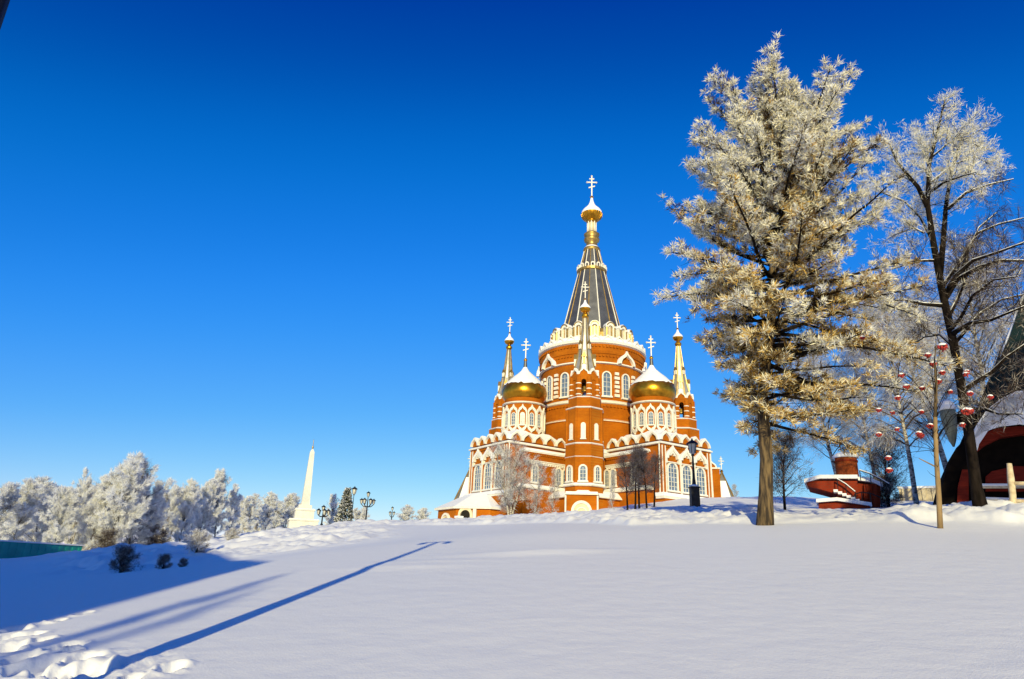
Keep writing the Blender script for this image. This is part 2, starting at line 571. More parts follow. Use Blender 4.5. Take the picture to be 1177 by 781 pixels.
def make_larch():
    rng = np.random.RandomState(11)
    b = at(878, 607, 29.6); b[2] = gz(b[0], b[1]) - .15
    t = thing('larch_tree', 'tall golden larch thick with hoar frost, its brown trunk rising from the snow crest', 'tree', tuple(b))
    H = 24.0
    top = at(900, 138, 30.0) - b
    tr = [np.array([0, 0, -.4])]
    for k in range(1, 15):
        s = k / 14
        tr.append(np.array([top[0] * s ** 1.25 + .10 * math.sin(k * 1.1), top[1] * s ** 1.25 + .08 * math.cos(k * 1.7), top[2] * s]))
    rad = [.38] + [.265 * (1 - (k / 14)) ** .75 + .02 for k in range(1, 15)]
    rad[1] = .275
    mb = MB(); mb.tube(tr, rad, 'bark', 14); mb.build('trunk', t, True)
    lm = MB()
    A, Dv, FR = [], [], []
    # crown outline: reach to the left and right of the trunk by height share
    hs = [.20, .26, .32, .38, .46, .54, .62, .70, .78, .86, .93, 1.0]
    lf = [1.0, 1.4, 1.8, 2.3, 5.3, 5.8, 5.4, 5.3, 5.1, 4.5, 3.2, 1.2]
    rt = [5.4, 6.8, 7.4, 8.0, 8.2, 7.6, 6.5, 5.7, 5.1, 4.3, 3.0, 1.2]
    nb = 190
    for i in range(nb):
        h = .165 + .80 * ((i + rng.rand()) / nb) ** .92
        phi = i * 2.39996 + rng.rand() * .8
        u = np.array([math.cos(phi), math.sin(phi), 0])
        wgt = (1 + math.cos(phi)) / 2
        reach = np.interp(h, hs, lf) * (1 - wgt) + np.interp(h, hs, rt) * wgt
        reach *= (.62 + .42 * rng.rand()) * .95 * (1 if h < .88 else .72)
        if h < .34 and math.cos(phi) < -.3 and rng.rand() < .7:
            reach *= .55
        p, _ = along(tr[1:], h)
        el = np.interp(h, [.16, .22, .45, .8, 1], [-.22, -.02, .22, .62, 1.2]) + rng.randn() * .12
        d = u * math.cos(el) + UP * math.sin(el)
        L = reach / max(math.cos(el * .88), .4) * .92
        pts = curve(rng, p, d, L, 6, (0, 0, .18 if h > .5 else -.10), .09)
        r0 = .028 + .013 * L
        lm.tube(pts, [r0 * (1 - .85 * k / 6) for k in range(7)], 'barkdark', 5, False)
        nt_ = int(5 + L * 3.9)
        for k in range(nt_):
            s = .25 + .75 * (k + rng.rand()) / nt_
            q, tg = along(pts, s)
            sd = unit(np.cross(tg, UP) * (1 if k % 2 else -1) + tg * .7 + UP * rng.normal(.12, .25))
            l2 = (0.35 + .95 * rng.rand()) * (1.15 - .55 * s) * min(1, .35 + L * .22)
            tw = curve(rng, q, sd, l2, 3, (0, 0, .08), .12)
            lm.tube(tw, [.016, .012, .009, .005], 'barkdark', 3, False)
            m = max(2, int(l2 / .27))
            for j in range(m):
                a, dd = along(tw, (j + .6) / m)
                A.append(a + rng.randn(3) * .05); Dv.append(unit(dd * .8 + UP * .35)); FR.append((h, s))
        if h < .95:
            A.append(pts[-1]); Dv.append(unit(pts[-1] - pts[-2])); FR.append((h, 1))
    lm.build('limbs', t, True)
    A, Dv, FR = np.array(A), np.array(Dv), np.array(FR)
    nz = np.array([vnoise(a[0] * .8 + a[2] * .3, a[2] * .8 + a[1] * .5, 3) for a in A])
    cl = rng.rand(len(A))
    f = FR[:, 0] * 1.25 + .25 * FR[:, 1] + .9 * nz + rng.randn(len(A)) * .12
    # dark bare twig near the stem and in patches paints in the crown's inner shade
    dk = ((nz < -.22) & (cl < .6)) | (FR[:, 1] < .38) & (cl < .55) | (cl < .05)
    gone = (nz > .22) & (cl > .4)
    A, Dv, f, dk, FR = A[~gone], Dv[~gone], f[~gone], dk[~gone], FR[~gone]
    ch = []
    for key, sel, per, Ln in (('larchcream', (f > .66) & ~dk, 20, (.12, .36)), ('frost', (f > .70) & ~dk, 20, (.12, .34)),
                              ('larchgold', (f <= .78) & ~dk, 18, (.12, .36)), ('larchcream', (f <= .66) & ~dk, 15, (.14, .37)),
                              ('larchdark', dk, 20, (.10, .30)), ('larchdark', ~dk, 6, (.1, .24))):
        v, q = needles(rng, A[sel], Dv[sel], per, Ln, .0150, .95, .05)
        ch.append((v, q, key))
    link('crown', crown_mesh('larch_crown', ch), t)
    return t


make_larch()


def frost_tree(seed, H, width, keys, *, droop=.0, stem='birch', nb=46, per=12, needle=(.35, .8), w=.035, bare=.12, forks=1, dense=3.2, low=.16, dark=2, rise=.55, upw=.2, spread=.55, gap=-.3):
    """a rimed broadleaf: returns trunk, limb and crown meshes for a tree H metres tall"""
    rng = np.random.RandomState(seed)
    mb = MB(); lm = MB()
    A, Dv = [], []
    for s in range(forks):
        lean = rng.randn(2) * (.05 if forks == 1 else .16)
        tr = curve(rng, (rng.randn() * .05, 0, -.5), (lean[0], lean[1], 1), H * (1 - .08 * s) + .5, 9, (0, 0, .1), .035)
        r0 = .012 * H + .04
        mb.tube(tr, [r0 * (1 - .92 * k / 9) + .012 for k in range(10)], stem, 7, False)
        for i in range(nb // forks):
            h = low + (1 - low) * ((i + rng.rand()) / (nb // forks)) ** .85
            phi = i * 2.4 + rng.rand()
            u = np.array([math.cos(phi), math.sin(phi), 0])
            reach = width * .5 * (math.sin(PI * min(1, (h * .82 + .12))) ** .7) * (.65 + .5 * rng.rand())
            p, _ = along(tr, h * .97)
            el = rise + .6 * h + rng.randn() * .15
            pts = curve(rng, p, u * math.cos(el) + UP * math.sin(el), reach * 1.25, 5, (u[0] * .4, u[1] * .4, -.9 * droop), .10)
            lm.tube(pts, [(.012 + .012 * reach) * (1 - .8 * k / 5) for k in range(6)], 'barkdark' if stem != 'birch' else 'twig', 4, False)
            m = int(4 + reach * dense)
            for k in range(m):
                q, tg = along(pts, .2 + .8 * (k + rng.rand()) / m)
                sd = unit(tg + rng.randn(3) * .8 + UP * (.15 - droop))
                l2 = (.4 + .8 * rng.rand()) * (.05 * H + .3)
                for j in range(3):
                    A.append(q + sd * l2 * (j + .5) / 3); Dv.append(unit(sd + UP * (upw - 1.3 * droop)))
    A, Dv = np.array(A), np.array(Dv)
    ch = []
    pick = rng.rand(len(A))
    nz = np.array([vnoise(a[0] * .9 + a[1] * .7, a[2] * .42 + a[1] * .5, seed) for a in A])
    for key, lo, hi, pr in keys:
        sel = (pick >= lo) & (pick < hi) & (nz > gap)
        if sel.any():
            v, q = needles(rng, A[sel], Dv[sel], int(per * pr), needle, w, spread, .12)
            ch.append((v, q, key))
    v, q = needles(rng, A, Dv, dark, needle, w * .35, .6)
    ch.append((v, q, 'twig'))
    return mb.mesh('trunk', True), lm.mesh('limbs', True), crown_mesh('crown', ch)


def tree_thing(meshes, name, label, loc, rz, scale, group=None, cat='tree'):
    t = thing(name, label, cat, loc, rz, group)
    t.scale = scale if hasattr(scale, '__len__') else (scale,) * 3
    link('trunk', meshes[0], t); link('limbs', meshes[1], t); link('crown', meshes[2], t)
    return t


WHITE = [('frost', 0, .7, 1), ('frostcool', .5, 1.0, 1)]
protoA = [frost_tree(s, 14, 7.5 + (s % 3), WHITE, droop=.0, per=17, dense=4.6, nb=64, w=.030, low=.02, dark=2, needle=(.3, .85), rise=.75, upw=.5, spread=.42, gap=-.17) for s in (1, 2, 3)]
protoB = [frost_tree(s, 13, 6.0, WHITE, droop=.0, per=17, dense=4.4, nb=60, w=.030, forks=3, low=.03, dark=2, needle=(.3, .85), rise=.8, upw=.6, spread=.42, gap=-.17) for s in (4, 5)]
ALLP = protoA + protoB


def foot(px, D):
    p = at(px, 640, D)
    return p[0], p[1], gz(p[0], p[1])


def top_h(px, py, D, z):
    return at(px, py, D)[2] - z


# px, distance, top py, proto, width factor, label
FOREST = [
    (-20, 88, 560, 0, 1.1, 'frosted white tree cut by the left edge of the photo, behind the teal fence'),
    (10, 92, 556, 2, 1.0, 'frosted tree nearest the left edge whose whole rounded crown shows above the teal fence'),
    (38, 96, 552, 3, 1.2, 'frosted tree of two stems behind the middle of the teal fence'),
    (60, 84, 566, 1, 1.0, 'lower frosted tree behind the teal fence, just left of the thin pointed one'),
    (79, 90, 545, 4, .62, 'thin pointed frosted tree sticking up above its neighbours by the end of the teal fence'),
    (100, 86, 553, 2, 1.0, 'frosted tree filling the gap between the thin pointed tree and the tallest white one'),
    (121, 84, 538, 1, .95, 'left of the two crowns that form the tallest white mass of the far wood'),
    (146, 88, 531, 0, 1.05, 'tallest frosted tree of the far wood, right half of its highest crown'),
    (165, 90, 556, 3, .8, 'low frosted tree leaning on the right flank of the tallest white tree'),
    (182, 100, 555, 4, .9, 'greyer frosted tree standing back in the dip right of the tallest white tree'),
    (203, 100, 556, 2, .85, 'frosted tree with narrow crown on the left side of the second highest clump'),
    (224, 104, 557, 1, .8, 'frosted tree in the middle of the second highest clump, above the rough snow bank'),
    (243, 106, 546, 0, .8, 'highest frosted tree of the second clump, standing just above the rough snow bank'),
    (259, 112, 560, 4, .8, 'frosted tree ending the second clump on the side of the obelisk'),
    (278, 125, 569, 3, 1.15, 'slim frosted tree with sky showing on both sides, first after the second clump'),
    (300, 130, 569, 2, 1.15, 'slim frosted tree midway between the second clump and the white obelisk'),
    (322, 160, 571, 1, 1.15, 'frosted tree standing closest to the left side of the obelisk pedestal'),
    (378, 168, 572, 0, .9, 'pale frosted tree between the obelisk and the snowy fir'),
    (411, 172, 583, 3, 1.3, 'low round frosted tree behind the many-armed lamp, right of the snowy fir'),
    (463, 175, 581, 2, 1.5, 'round frosted bush-like tree alone on the ridge left of the cathedral'),
    (481, 178, 585, 1, 1.2, 'smaller frosted tree touching the round one on the ridge beside the cathedral'),
    (268, 150, 578, 2, 1.2, 'small frosted tree in the gap just right of the second highest clump'),
    (290, 152, 578, 4, 1.2, 'small frosted tree between the two slim ones left of the obelisk'),
    (311, 156, 579, 0, 1.2, 'small frosted tree behind the tree closest to the obelisk'),
    (335, 172, 580, 3, 1.2, 'frosted tree partly hidden by the obelisk pedestal'),
    (214, 124, 566, 2, 1.1, 'frosted tree at the back between the crowns of the second clump'),
    (22, 112, 562, 1, 1.2, 'frosted tree in the second row, glimpsed between the two crowns nearest the left edge'),
    (92, 112, 562, 3, 1.2, 'frosted tree in the second row, glimpsed behind the thin pointed tree'),
    (192, 118, 566, 0, 1.2, 'frosted tree in the second row, filling the dip between the two highest clumps'),
]
for i, (px, D, ty, k, wf, lab) in enumerate(FOREST):
    x, y, z = foot(px, D)
    h = top_h(px, ty, D, z)
    s = h / (14.3 if k < 3 else 13.3)
    if px > 440:
        z -= .4
    tree_thing(ALLP[k], 'frosted_tree', lab, (x, y, z), i * 1.3, (s * wf, s * wf, s), 'frosted trees along the far ridge')

# undergrowth under the wood
shr = frost_tree(21, 2.4, 2.6, [('twig', 0, .8, 1.2), ('twiggrey', .6, 1, 1)], stem='barkdark', nb=30, per=7, needle=(.25, .6), w=.012, forks=3, low=.08)
shf = frost_tree(22, 2.4, 3.0, [('frostcool', 0, .6, 1), ('twiggrey', .4, 1, 1)], stem='barkdark', nb=30, per=9, needle=(.25, .6), w=.022, forks=3, low=.06)
for (px, D, k, s, lab) in [
    (142, 40, 0, .46, 'dark leafless bush standing alone on the blue shaded snow left of the bank'),
    (190, 40, 0, .26, 'small dark bush of a few upright stems at the edge of the shaded snow'),
    (212, 38, 0, .16, 'low dark twigs poking out of the snow close to the tip of the big shadow'),
    (225, 52, 1, .5, 'dry tan bush on the sunlit slope of the rough snow bank'),
    (262, 62, 1, .36, 'thin dry bush on the bank below the frosted trees, right of the tan one'),
    (120, 80, 0, .8, 'dark thicket at the foot of the tallest frosted tree'),
    (176, 88, 0, .9, 'dark thicket in the dip between the two highest clumps of frosted trees')]:
    x, y, z = foot(px, D)
    tree_thing(shf if k else shr, 'bare_bush', lab, (x, y, z - .05), px * .7, s, 'leafless bushes on the left slope', 'bush')


def make_fir(px, D, ty, label):
    rng = np.random.RandomState(8)
    x, y, z = foot(px, D)
    H = top_h(px, ty, D, z)
    t = thing('fir_tree', label, 'tree', (x, y, z))
    mb = MB(); mb.tube([(0, 0, -.4), (0, 0, H)], [.2, .02], 'barkdark', 7); mb.build('trunk', t, True)
    A, Dv = [], []
    for i in range(330):
        h = .06 + .94 * rng.rand() ** 1.1
        a = rng.rand() * 2 * PI
        r = (1 - h) * H * .27 * (.5 + .5 * rng.rand()) + .05
        A.append((math.cos(a) * r, math.sin(a) * r, h * H - .12 * r)); Dv.append((math.cos(a), math.sin(a), -.15))
    A, Dv = np.array(A), unit(np.array(Dv))
    v, q = needles(rng, A, Dv, 9, (.4, .8), .09, .45)
    v2, q2 = needles(rng, A + np.array([0, 0, .12]), Dv, 8, (.35, .75), .1, .4)
    link('crown', crown_mesh('crown', [(v, q, 'needle'), (v2, q2, 'frost')]), t)


make_fir(391, 140, 562, 'conical dark fir patched with snow, to the right of the white obelisk')

# ------------------------------------------------------------------ trees by the cathedral
GREY = [('twiggrey', 0, .75, 1), ('frostcool', .6, 1.0, 1)]
pg = frost_tree(31, 9, 5.0, GREY, stem='birch', nb=46, per=7, needle=(.35, .8), w=.013, dense=4, forks=3, low=.14)
pg2 = frost_tree(32, 9, 3.4, GREY, stem='birch', nb=34, per=5, needle=(.3, .7), w=.016, dense=3.4, low=.12)
pdk = frost_tree(33, 7, 2.6, [('twigblue', 0, .8, 1), ('twig', .5, 1, 1)], stem='barkdark', nb=30, per=4, needle=(.3, .75), w=.012, dense=3.6, low=.3)
for (px, D, by, ty, k, wf, lab) in [
    (586, 92, 601, 510, pg, .95, 'grey rimed tree of several stems before the left corner of the cathedral'),
    (614, 78, 605, 532, pg2, .75, 'slim rimed tree with frosted stem standing lowest on the snow before the cathedral'),
    (634, 90, 590, 540, pg2, .8, 'small rimed tree just right of the slim frosted one, close to the cathedral wall'),
    (703, 72, 595, 542, pg2, .42, 'spindly young tree with few twigs alone in the snow before the cathedral portal')]:
    p = at(px, by, D)
    z = gz(p[0], p[1])
    h = top_h(px, ty, D, z)
    s = h / 9.3
    tree_thing(k, 'rimed_tree', lab, (p[0], p[1], z), px, (s * wf, s * wf, s), 'rimed trees before the cathedral')
for i, (px, D, ty, lab) in enumerate([
    (722, 84, 524, 'leftmost slim dark tree of the clump before the right wing'),
    (729, 80, 517, 'second slim dark tree from the left in the clump before the right wing'),
    (735, 82, 513, 'tallest slim dark tree, middle of the clump before the right wing'),
    (744, 79, 518, 'fourth slim dark tree from the left in the clump, right of the tallest'),
    (751, 82, 523, 'rightmost slim dark tree of the clump, nearest the big arched windows')]):
    p = at(px, 580, D)
    z = gz(p[0], p[1])
    h = top_h(px, ty, D, z)
    s = h / 7.3
    tree_thing(pdk, 'dark_tree', lab, (p[0], p[1], z), i * 2.1, (s * 1.05, s * 1.05, s), 'dark trees before the right wing')

# ------------------------------------------------------------------ the cathedral
CZ = 6.5
VA = R(229)                      # the side of the building that looks down the slope


def H_(z):
    return z - CZ


def arch(w, h, k=8, z0=0.0):
    r = w / 2
    o = [(-r, z0)]
    for i in range(k + 1):
        a = PI - PI * i / k
        o.append((r * math.cos(a), z0 + h - r + r * math.sin(a)))
    o.append((r, z0))
    return o


def ogee(a, k=6, tip=1.42):
    o = []
    for i in range(k + 1):
        t = R(62) * i / k
        o.append((a * math.cos(t), a * math.sin(t)))
    o += [(.24 * a, 1.06 * a), (.10 * a, 1.22 * a), (0, tip * a)]
    return [(-x, z) for x, z in o[:-1]] + list(reversed(o))


def scaled(poly, s, c=(0, 0)):
    return [(c[0] + (x - c[0]) * s, c[1] + (z - c[1]) * s) for x, z in poly]


def arch_window(w, h, fw, nx, nz, frame='white', dep=.22, hood=True, snow=True):
    m = MB()
    m.plate(arch(w, h), .03, .07, 'glass')
    m.ring(arch(w + 2 * fw, h + fw), arch(w, h), -.1, dep, frame)
    m.box((0, dep / 2, -.08), (w + 2 * fw + .3, dep + .25, .16), frame)
    if snow:
        m.box((0, dep / 2 + .02, .05), (w + 2 * fw + .2, dep + .22, .10), 'roofsnow')
    b = max(.05, w * .035)
    for i in range(1, nx):
        x = -w / 2 + w * i / nx
        m.box((x, .10, h * .47), (b, .06, h * .94), frame)
    for i in range(1, nz):
        z = h * i / nz
        wd = w if z < h - w / 2 else 2 * math.sqrt(max(.01, (w / 2) ** 2 - (z - h + w / 2) ** 2))
        m.box((0, .105, z), (wd, .05, b), frame)
    return m


_mesh_cache = {}


def cached(key, fn, smooth=False):
    if key not in _mesh_cache:
        _mesh_cache[key] = fn().mesh(key, smooth)
    return _mesh_cache[key]


def gable_mb(a, dep=.5, snow=True, infill='brick', tip=1.42):
    m = MB()
    o = ogee(a, tip=tip)
    m.ring(o, scaled(o, .78), -.2, dep, 'white')
    m.plate(scaled(o, .80), -.15, dep * .25, infill)
    if snow:
        m.ring(scaled(o, 1.06, (0, a * .25)), scaled(o, 1.0), -.35, dep * .8, 'roofsnow')
    return m


def cross_mb(h):
    m = MB()
    t = h * .046
    m.box((0, 0, h * .5), (t, t, h), 'white')
    m.box((0, 0, h * .70), (h * .38, t * .9, t), 'white')
    m.box((0, 0, h * .86), (h * .2, t * .9, t), 'white')
    m.add([(-h * .13, -t * .45, h * .50), (h * .13, -t * .45, h * .42), (h * .13, t * .45, h * .42), (-h * .13, t * .45, h * .50),
           (-h * .13, -t * .45, h * .50 + t), (h * .13, -t * .45, h * .42 + t), (h * .13, t * .45, h * .42 + t), (-h * .13, t * .45, h * .50 + t)],
          [(3, 2, 1, 0), (4, 5, 6, 7), (0, 1, 5, 4), (1, 2, 6, 5), (2, 3, 7, 6), (3, 0, 4, 7)], 'white')
    for x, z in ((-h * .19, .70), (h * .19, .70), (0, 1.0)):
        m.lathe([(.001, -t * 1.1), (t * 1.1, 0), (.001, t * 1.1)], 8, 'white', (x, 0, h * z), cap=False)
    m.lathe([(t * .8, -.05 * h), (t * 1.8, .0), (t * .8, .06 * h)], 8, 'gold', (0, 0, 0))
    return m


def onion_prof(r, h, base):
    """bulb with a drawn-out point: r widest, h full height, base its neck radius"""
    q = [(base, 0), (r * .72, .06), (r * .95, .16), (r, .26), (r * .93, .36), (r * .74, .46), (r * .50, .55), (r * .31, .64), (r * .18, .76), (r * .10, .9), (r * .06, 1.0)]
    return [(a, b * h) for a, b in q]


def split_prof(pr, z):
    lo = [p for p in pr if p[1] <= z]
    hi = [lo[-1]] + [p for p in pr if p[1] > z]
    return lo, hi


cath = thing('cathedral', 'orange brick cathedral with grey tent spire, gold onion domes and snowy white arched trim', 'cathedral', (15.2, 123.1, CZ), R(34))

# --- central tower
m = MB()
m.lathe([(9.9, H_(12)), (9.9, H_(24.8)), (10.05, H_(24.9)), (10.05, H_(25.15)), (9.75, H_(25.3)), (9.75, H_(28.0)), (9.45, H_(28.7)), (9.45, H_(35.2)), (9.6, H_(35.3)), (9.6, H_(36.9)), (9.75, H_(37.0)), (9.75, H_(38.8))], 72, 'brick')
tower = m.build('central_tower', cath)
m = MB()
m.lathe([(9.80, H_(28.0)), (10.0, H_(28.15)), (10.0, H_(28.3)), (9.5, H_(28.7))], 72, 'white', cap=False)
m.lathe([(9.5, H_(35.1)), (9.85, H_(35.2)), (9.85, H_(35.4)), (9.6, H_(35.5))], 72, 'white', cap=False)
m.lathe([(10.0, H_(24.9)), (10.1, H_(25.0)), (10.1, H_(25.08)), (9.8, H_(25.3))], 72, 'white', cap=False)
m.build('string_course', tower)
m = MB()
m.lathe([(9.7, H_(38.7)), (10.1, H_(38.9)), (10.1, H_(39.3)), (9.9, H_(39.35)), (9.7, H_(40.0)), (8.9, H_(40.2)), (7.0, H_(40.4))], 72, 'white', cap=False)
m.lathe([(10.0, H_(39.36)), (9.85, H_(39.9)), (9.2, H_(40.35)), (7.6, H_(40.6)), (7.0, H_(40.55))], 72, 'roofsnow', cap=False)
cor = m.build('cornice', tower)
for k in range(28):
    a = VA + 2 * PI * (k + .3) / 28
    link('cornice_gable', cached('cornice_gable', lambda: gable_mb(.92, .42, True, 'cream', 1.35)), cor, wallT(9.6 * math.cos(a), 9.6 * math.sin(a), H_(39.2), a))
for rr_, z, hgt in ((9.6, 36.4, .3), (9.75, 38.1, .38), (9.75, 27.4, .3)):
    m = MB()
    ring_ = []
    for k in range(96):
        for t, q in ((.0, .02), (.05, .2), (.5, .2), (.55, .02)):
            a = 2 * PI * (k + t) / 96
            ring_.append(((rr_ + q) * math.cos(a), (rr_ + q) * math.sin(a)))
    m.prism(ring_, H_(z), H_(z) + hgt, 'brick')
    m.build('dentil_band', tower)
wd = cached('tower_window', lambda: arch_window(1.25, 4.3, .22, 2, 5, dep=.25))


def quoin_mb():
    m = MB()
    for i in range(6):
        m.box((0, .1, i * .78 + .2), (.95 if i % 2 == 0 else .72, .5, .5), 'white')
    return m


qm = cached('quoin', quoin_mb)
gm = cached('tower_gable', lambda: gable_mb(1.75, .75))
for k in range(16):
    a = VA + R(15.6 + 22.5 * k)
    link('window', wd, tower, wallT(9.43 * math.cos(a), 9.43 * math.sin(a), H_(29.3), a))
    a2 = a + R(11.25)
    link('quoin', qm, tower, wallT(9.40 * math.cos(a2), 9.40 * math.sin(a2), H_(29.4), a2))
    if k % 2:
        link('gable', gm, tower, wallT(9.45 * math.cos(a), 9.45 * math.sin(a), H_(35.3), a))

# --- the tier of niches and the tent
m = MB()
m.lathe([(6.5, H_(40.2)), (6.4, H_(42.2)), (6.1, H_(43.0)), (5.7, H_(43.2))], 16, 'oldgold', ph=VA, cap=False)
tier = m.build('niche_tier', cath)


def niche_mb():
    m = MB()
    m.ring(arch(1.6, 3.3), arch(.95, 2.7), -.75, .62, 'white')
    m.plate(arch(1.05, 2.75), -.3, .12, 'oldgold')
    m.box((0, .28, .45), (1.0, .3, .5), 'white')
    m.box((0, .2, 1.5), (.16, .22, 2.2), 'white')
    m.ring(scaled(arch(1.6, 3.3), 1.0), scaled(arch(1.6, 3.3), .86, (0, 2.4)), .55, .8, 'oldgold')
    for sx in (-1, 1):
        m.tube([(sx * .82, .62, 0), (sx * .82, .62, 2.3)], .15, 'oldgold', 8)
        m.lathe([(.12, 0), (.24, .1), (.24, .3), (.12, .4)], 8, 'white', (sx * .82, .62, 2.2))
    o = [p for p in arch(1.62, 3.33, 10)][1:-1]
    m.ring([(x * 1.1, z + .14) for x, z in o], o, -.7, .55, 'roofsnow')
    return m


nm = cached('niche', niche_mb)
for k in range(16):
    a = VA + R(4 + 22.5 * k)
    link('niche', nm, tier, wallT(7.05 * math.cos(a), 7.05 * math.sin(a), H_(40.45), a))
m = MB()
NT = 16
m.lathe([(6.5, H_(40.2)), (2.62, H_(56.8))], NT, 'tentmetal', ph=VA + R(4) + PI / NT, cap=False)
m.lathe([(2.6, H_(56.8)), (1.45, H_(61.3))], NT, 'tentmetal', ph=VA + R(4) + PI / NT, cap=False)
tent = m.build('tent_roof', cath)


def rib_mb(i):
    a = VA + R(4) + PI / NT + 2 * PI * i / NT
    m = MB()
    c, s = math.cos(a), math.sin(a)
    m.tube([(6.55 * c, 6.55 * s, H_(40.2)), (1.5 * c, 1.5 * s, H_(61.4))], [.13, .08], 'oldgold' if i % 2 else 'white', 6)
    return m


for i in range(NT):
    rib_mb(i).build('rib', tent)
m = MB()
m.lathe([(2.5, H_(56.3)), (2.95, H_(56.5)), (2.95, H_(57.0)), (2.5, H_(57.2))], 24, 'oldgold', cap=False)
for i in range(16):
    a = VA + R(4) + 2 * PI * i / 16
    m.ring(arch(.75, .95, 6), arch(.42, .7, 6), -.1, .2, 'white', wallT(2.75 * math.cos(a), 2.75 * math.sin(a), H_(56.95), a))
m.build('ornament_ring', tent)
m = MB()
m.lathe([(1.5, H_(61.2)), (1.75, H_(61.5)), (1.6, H_(61.9)), (1.2, H_(62.3)), (1.05, H_(63.2)), (1.5, H_(63.6)), (1.6, H_(64.0)), (1.25, H_(64.4)), (1.55, H_(64.8)), (1.6, H_(65.1)), (1.1, H_(65.5))], 24, 'oldgold', cap=False)
m.lathe([(1.62, H_(61.9)), (1.2, H_(62.35))], 24, 'roofsnow', cap=False)
m.lathe([(.62, H_(65.4)), (.62, H_(68.2))], 16, 'cream')
for i in range(8):
    a = 2 * PI * i / 8
    m.tube([(.86 * math.cos(a), .86 * math.sin(a), H_(65.4)), (.86 * math.cos(a), .86 * math.sin(a), H_(68.0))], .12, 'white', 6)
m.lathe([(1.05, H_(67.9)), (1.15, H_(68.1)), (1.0, H_(68.3))], 16, 'gold')
m.build('lantern', tent, True)
m = MB()
pr = onion_prof(2.15, 5.7, .95)
lo, hi = split_prof(pr, 5.7 * .34)
m.lathe([(r, z + H_(68.2)) for r, z in lo], 32, 'gold', cap=False)
for i in range(24):
    a = 2 * PI * i / 24
    m.tube([(r * 1.0 * math.cos(a), r * 1.0 * math.sin(a), z + H_(68.2)) for r, z in lo[1:]], .07, 'gold', 5, False)
m.lathe([(r + .03, z + H_(68.2)) for r, z in hi], 32, 'roofsnow', cap=False)
od = m.build('onion_dome', cath, True)
cross_mb(5.0).build('cross', od, T=wallT(0, 0, H_(73.7), VA + R(6)))


# --- bell turrets
def octa(r, z0, z1, mat, m, r1=None):
    m.lathe([(r, z0), (r1 or r, z1)], 8, mat, ph=PI / 8)


def turret_body():
    m = MB()
    octa(3.15, H_(5), H_(19.3), 'brick', m)
    octa(2.95, H_(19.3), H_(25.0), 'brick', m)
    for i in range(8):
        a = PI / 8 + 2 * PI * i / 8
        m.tube([(2.95 * math.cos(a), 2.95 * math.sin(a), H_(19.6)), (2.95 * math.cos(a), 2.95 * math.sin(a), H_(25.0))], .2, 'brick', 6)
    octa(2.75, H_(25.0), H_(26.8), 'brick', m)
    return m


LEDGES = ((3.3, 19.3, .2), (3.22, 25.0, .2), (2.85, 26.75, .2), (3.25, 17.3, .16), (3.55, 12.9, .4))


def ledge_mb(r, z, h):
    m = MB()
    m.lathe([(r - .15, H_(z)), (r, H_(z) + .1), (r, H_(z) + h * .6)], 8, 'white', ph=PI / 8)
    m.lathe([(r - .02, H_(z) + h * .58), (r - .1, H_(z) + h), (r - .5, H_(z) + h + .16)], 8, 'roofsnow', ph=PI / 8)
    return m


def belfry_mb():
    m = MB()
    for i in range(8):
        a = PI / 8 + 2 * PI * i / 8
        c = (2.15 * math.cos(a), 2.15 * math.sin(a))
        m.lathe([(.42, H_(26.9)), (.42, H_(30.3))], 10, 'brick', (c[0], c[1], 0))
        for z in (27.3, 28.2, 29.1):
            m.lathe([(.46, H_(z)), (.46, H_(z) + .16)], 10, 'white', (c[0], c[1], 0))
        b = 2 * PI * i / 8
        T = wallT(2.05 * math.cos(b), 2.05 * math.sin(b), H_(26.9), b)
        o = [(-.85, 0), (-.85, 3.9), (.85, 3.9), (.85, 0)]
        w = arch(.78, 3.0, 8)
        w = [(-.39, 0)] + w[1:-1] + [(.39, 0)]
        # wall with an arched opening
        top = [(-.85, 3.9 * t) for t in (0, .5, 1)] + [(-.5, 3.9), (-.2, 3.9), (0, 3.9), (.2, 3.9), (.5, 3.9)] + [(.85, 3.9 * t) for t in (1, .5, 0)]
        inn = arch(.78, 3.0, 8)
        m.ring(top[:len(inn)] if len(top) == len(inn) else top, inn if len(inn) == len(top) else inn, -.16, .16, 'brick', T)
        if i % 2 == 1:
            m.plate(arch(.8, 3.02, 8), -.1, .02, 'brick', T)
    octa(2.3, H_(30.3), H_(30.95), 'brick', m)
    octa(.5, H_(26.8), H_(26.95), 'brick', m)
    return m


def spire_mb():
    m = MB()
    ph = PI / 8
    m.lathe([(1.95, H_(30.9)), (1.25, H_(34.0)), (.78, H_(37.0)), (.34, H_(41.2))], 8, 'spiremetal', ph=ph, cap=False)
    pr = [(1.95, 30.9), (1.25, 34.0), (.78, 37.0), (.34, 41.2)]
    for i in range(8):
        a = ph + 2 * PI * i / 8
        m.tube([((r + .03) * math.cos(a), (r + .03) * math.sin(a), H_(z)) for r, z in pr], [.13, .11, .09, .06], 'oldgold', 5)
        b = 2 * PI * i / 8
        # snow lying on the sunny facets
        if i % 2 == 0:
            for (ra, za, rb, zb) in ((1.9, 31.4, 1.2, 34.2), (1.05, 35.2, .62, 38.0)):
                m.add([((ra * .93 + .05) * math.cos(b + s * .2), (ra * .93 + .05) * math.sin(b + s * .2), H_(za)) for s in (-1, 1)] +
                      [((rb * .93 + .05) * math.cos(b + s * .16), (rb * .93 + .05) * math.sin(b + s * .16), H_(zb)) for s in (1, -1)],
                      [(0, 1, 2, 3)], 'roofsnow')
    return m


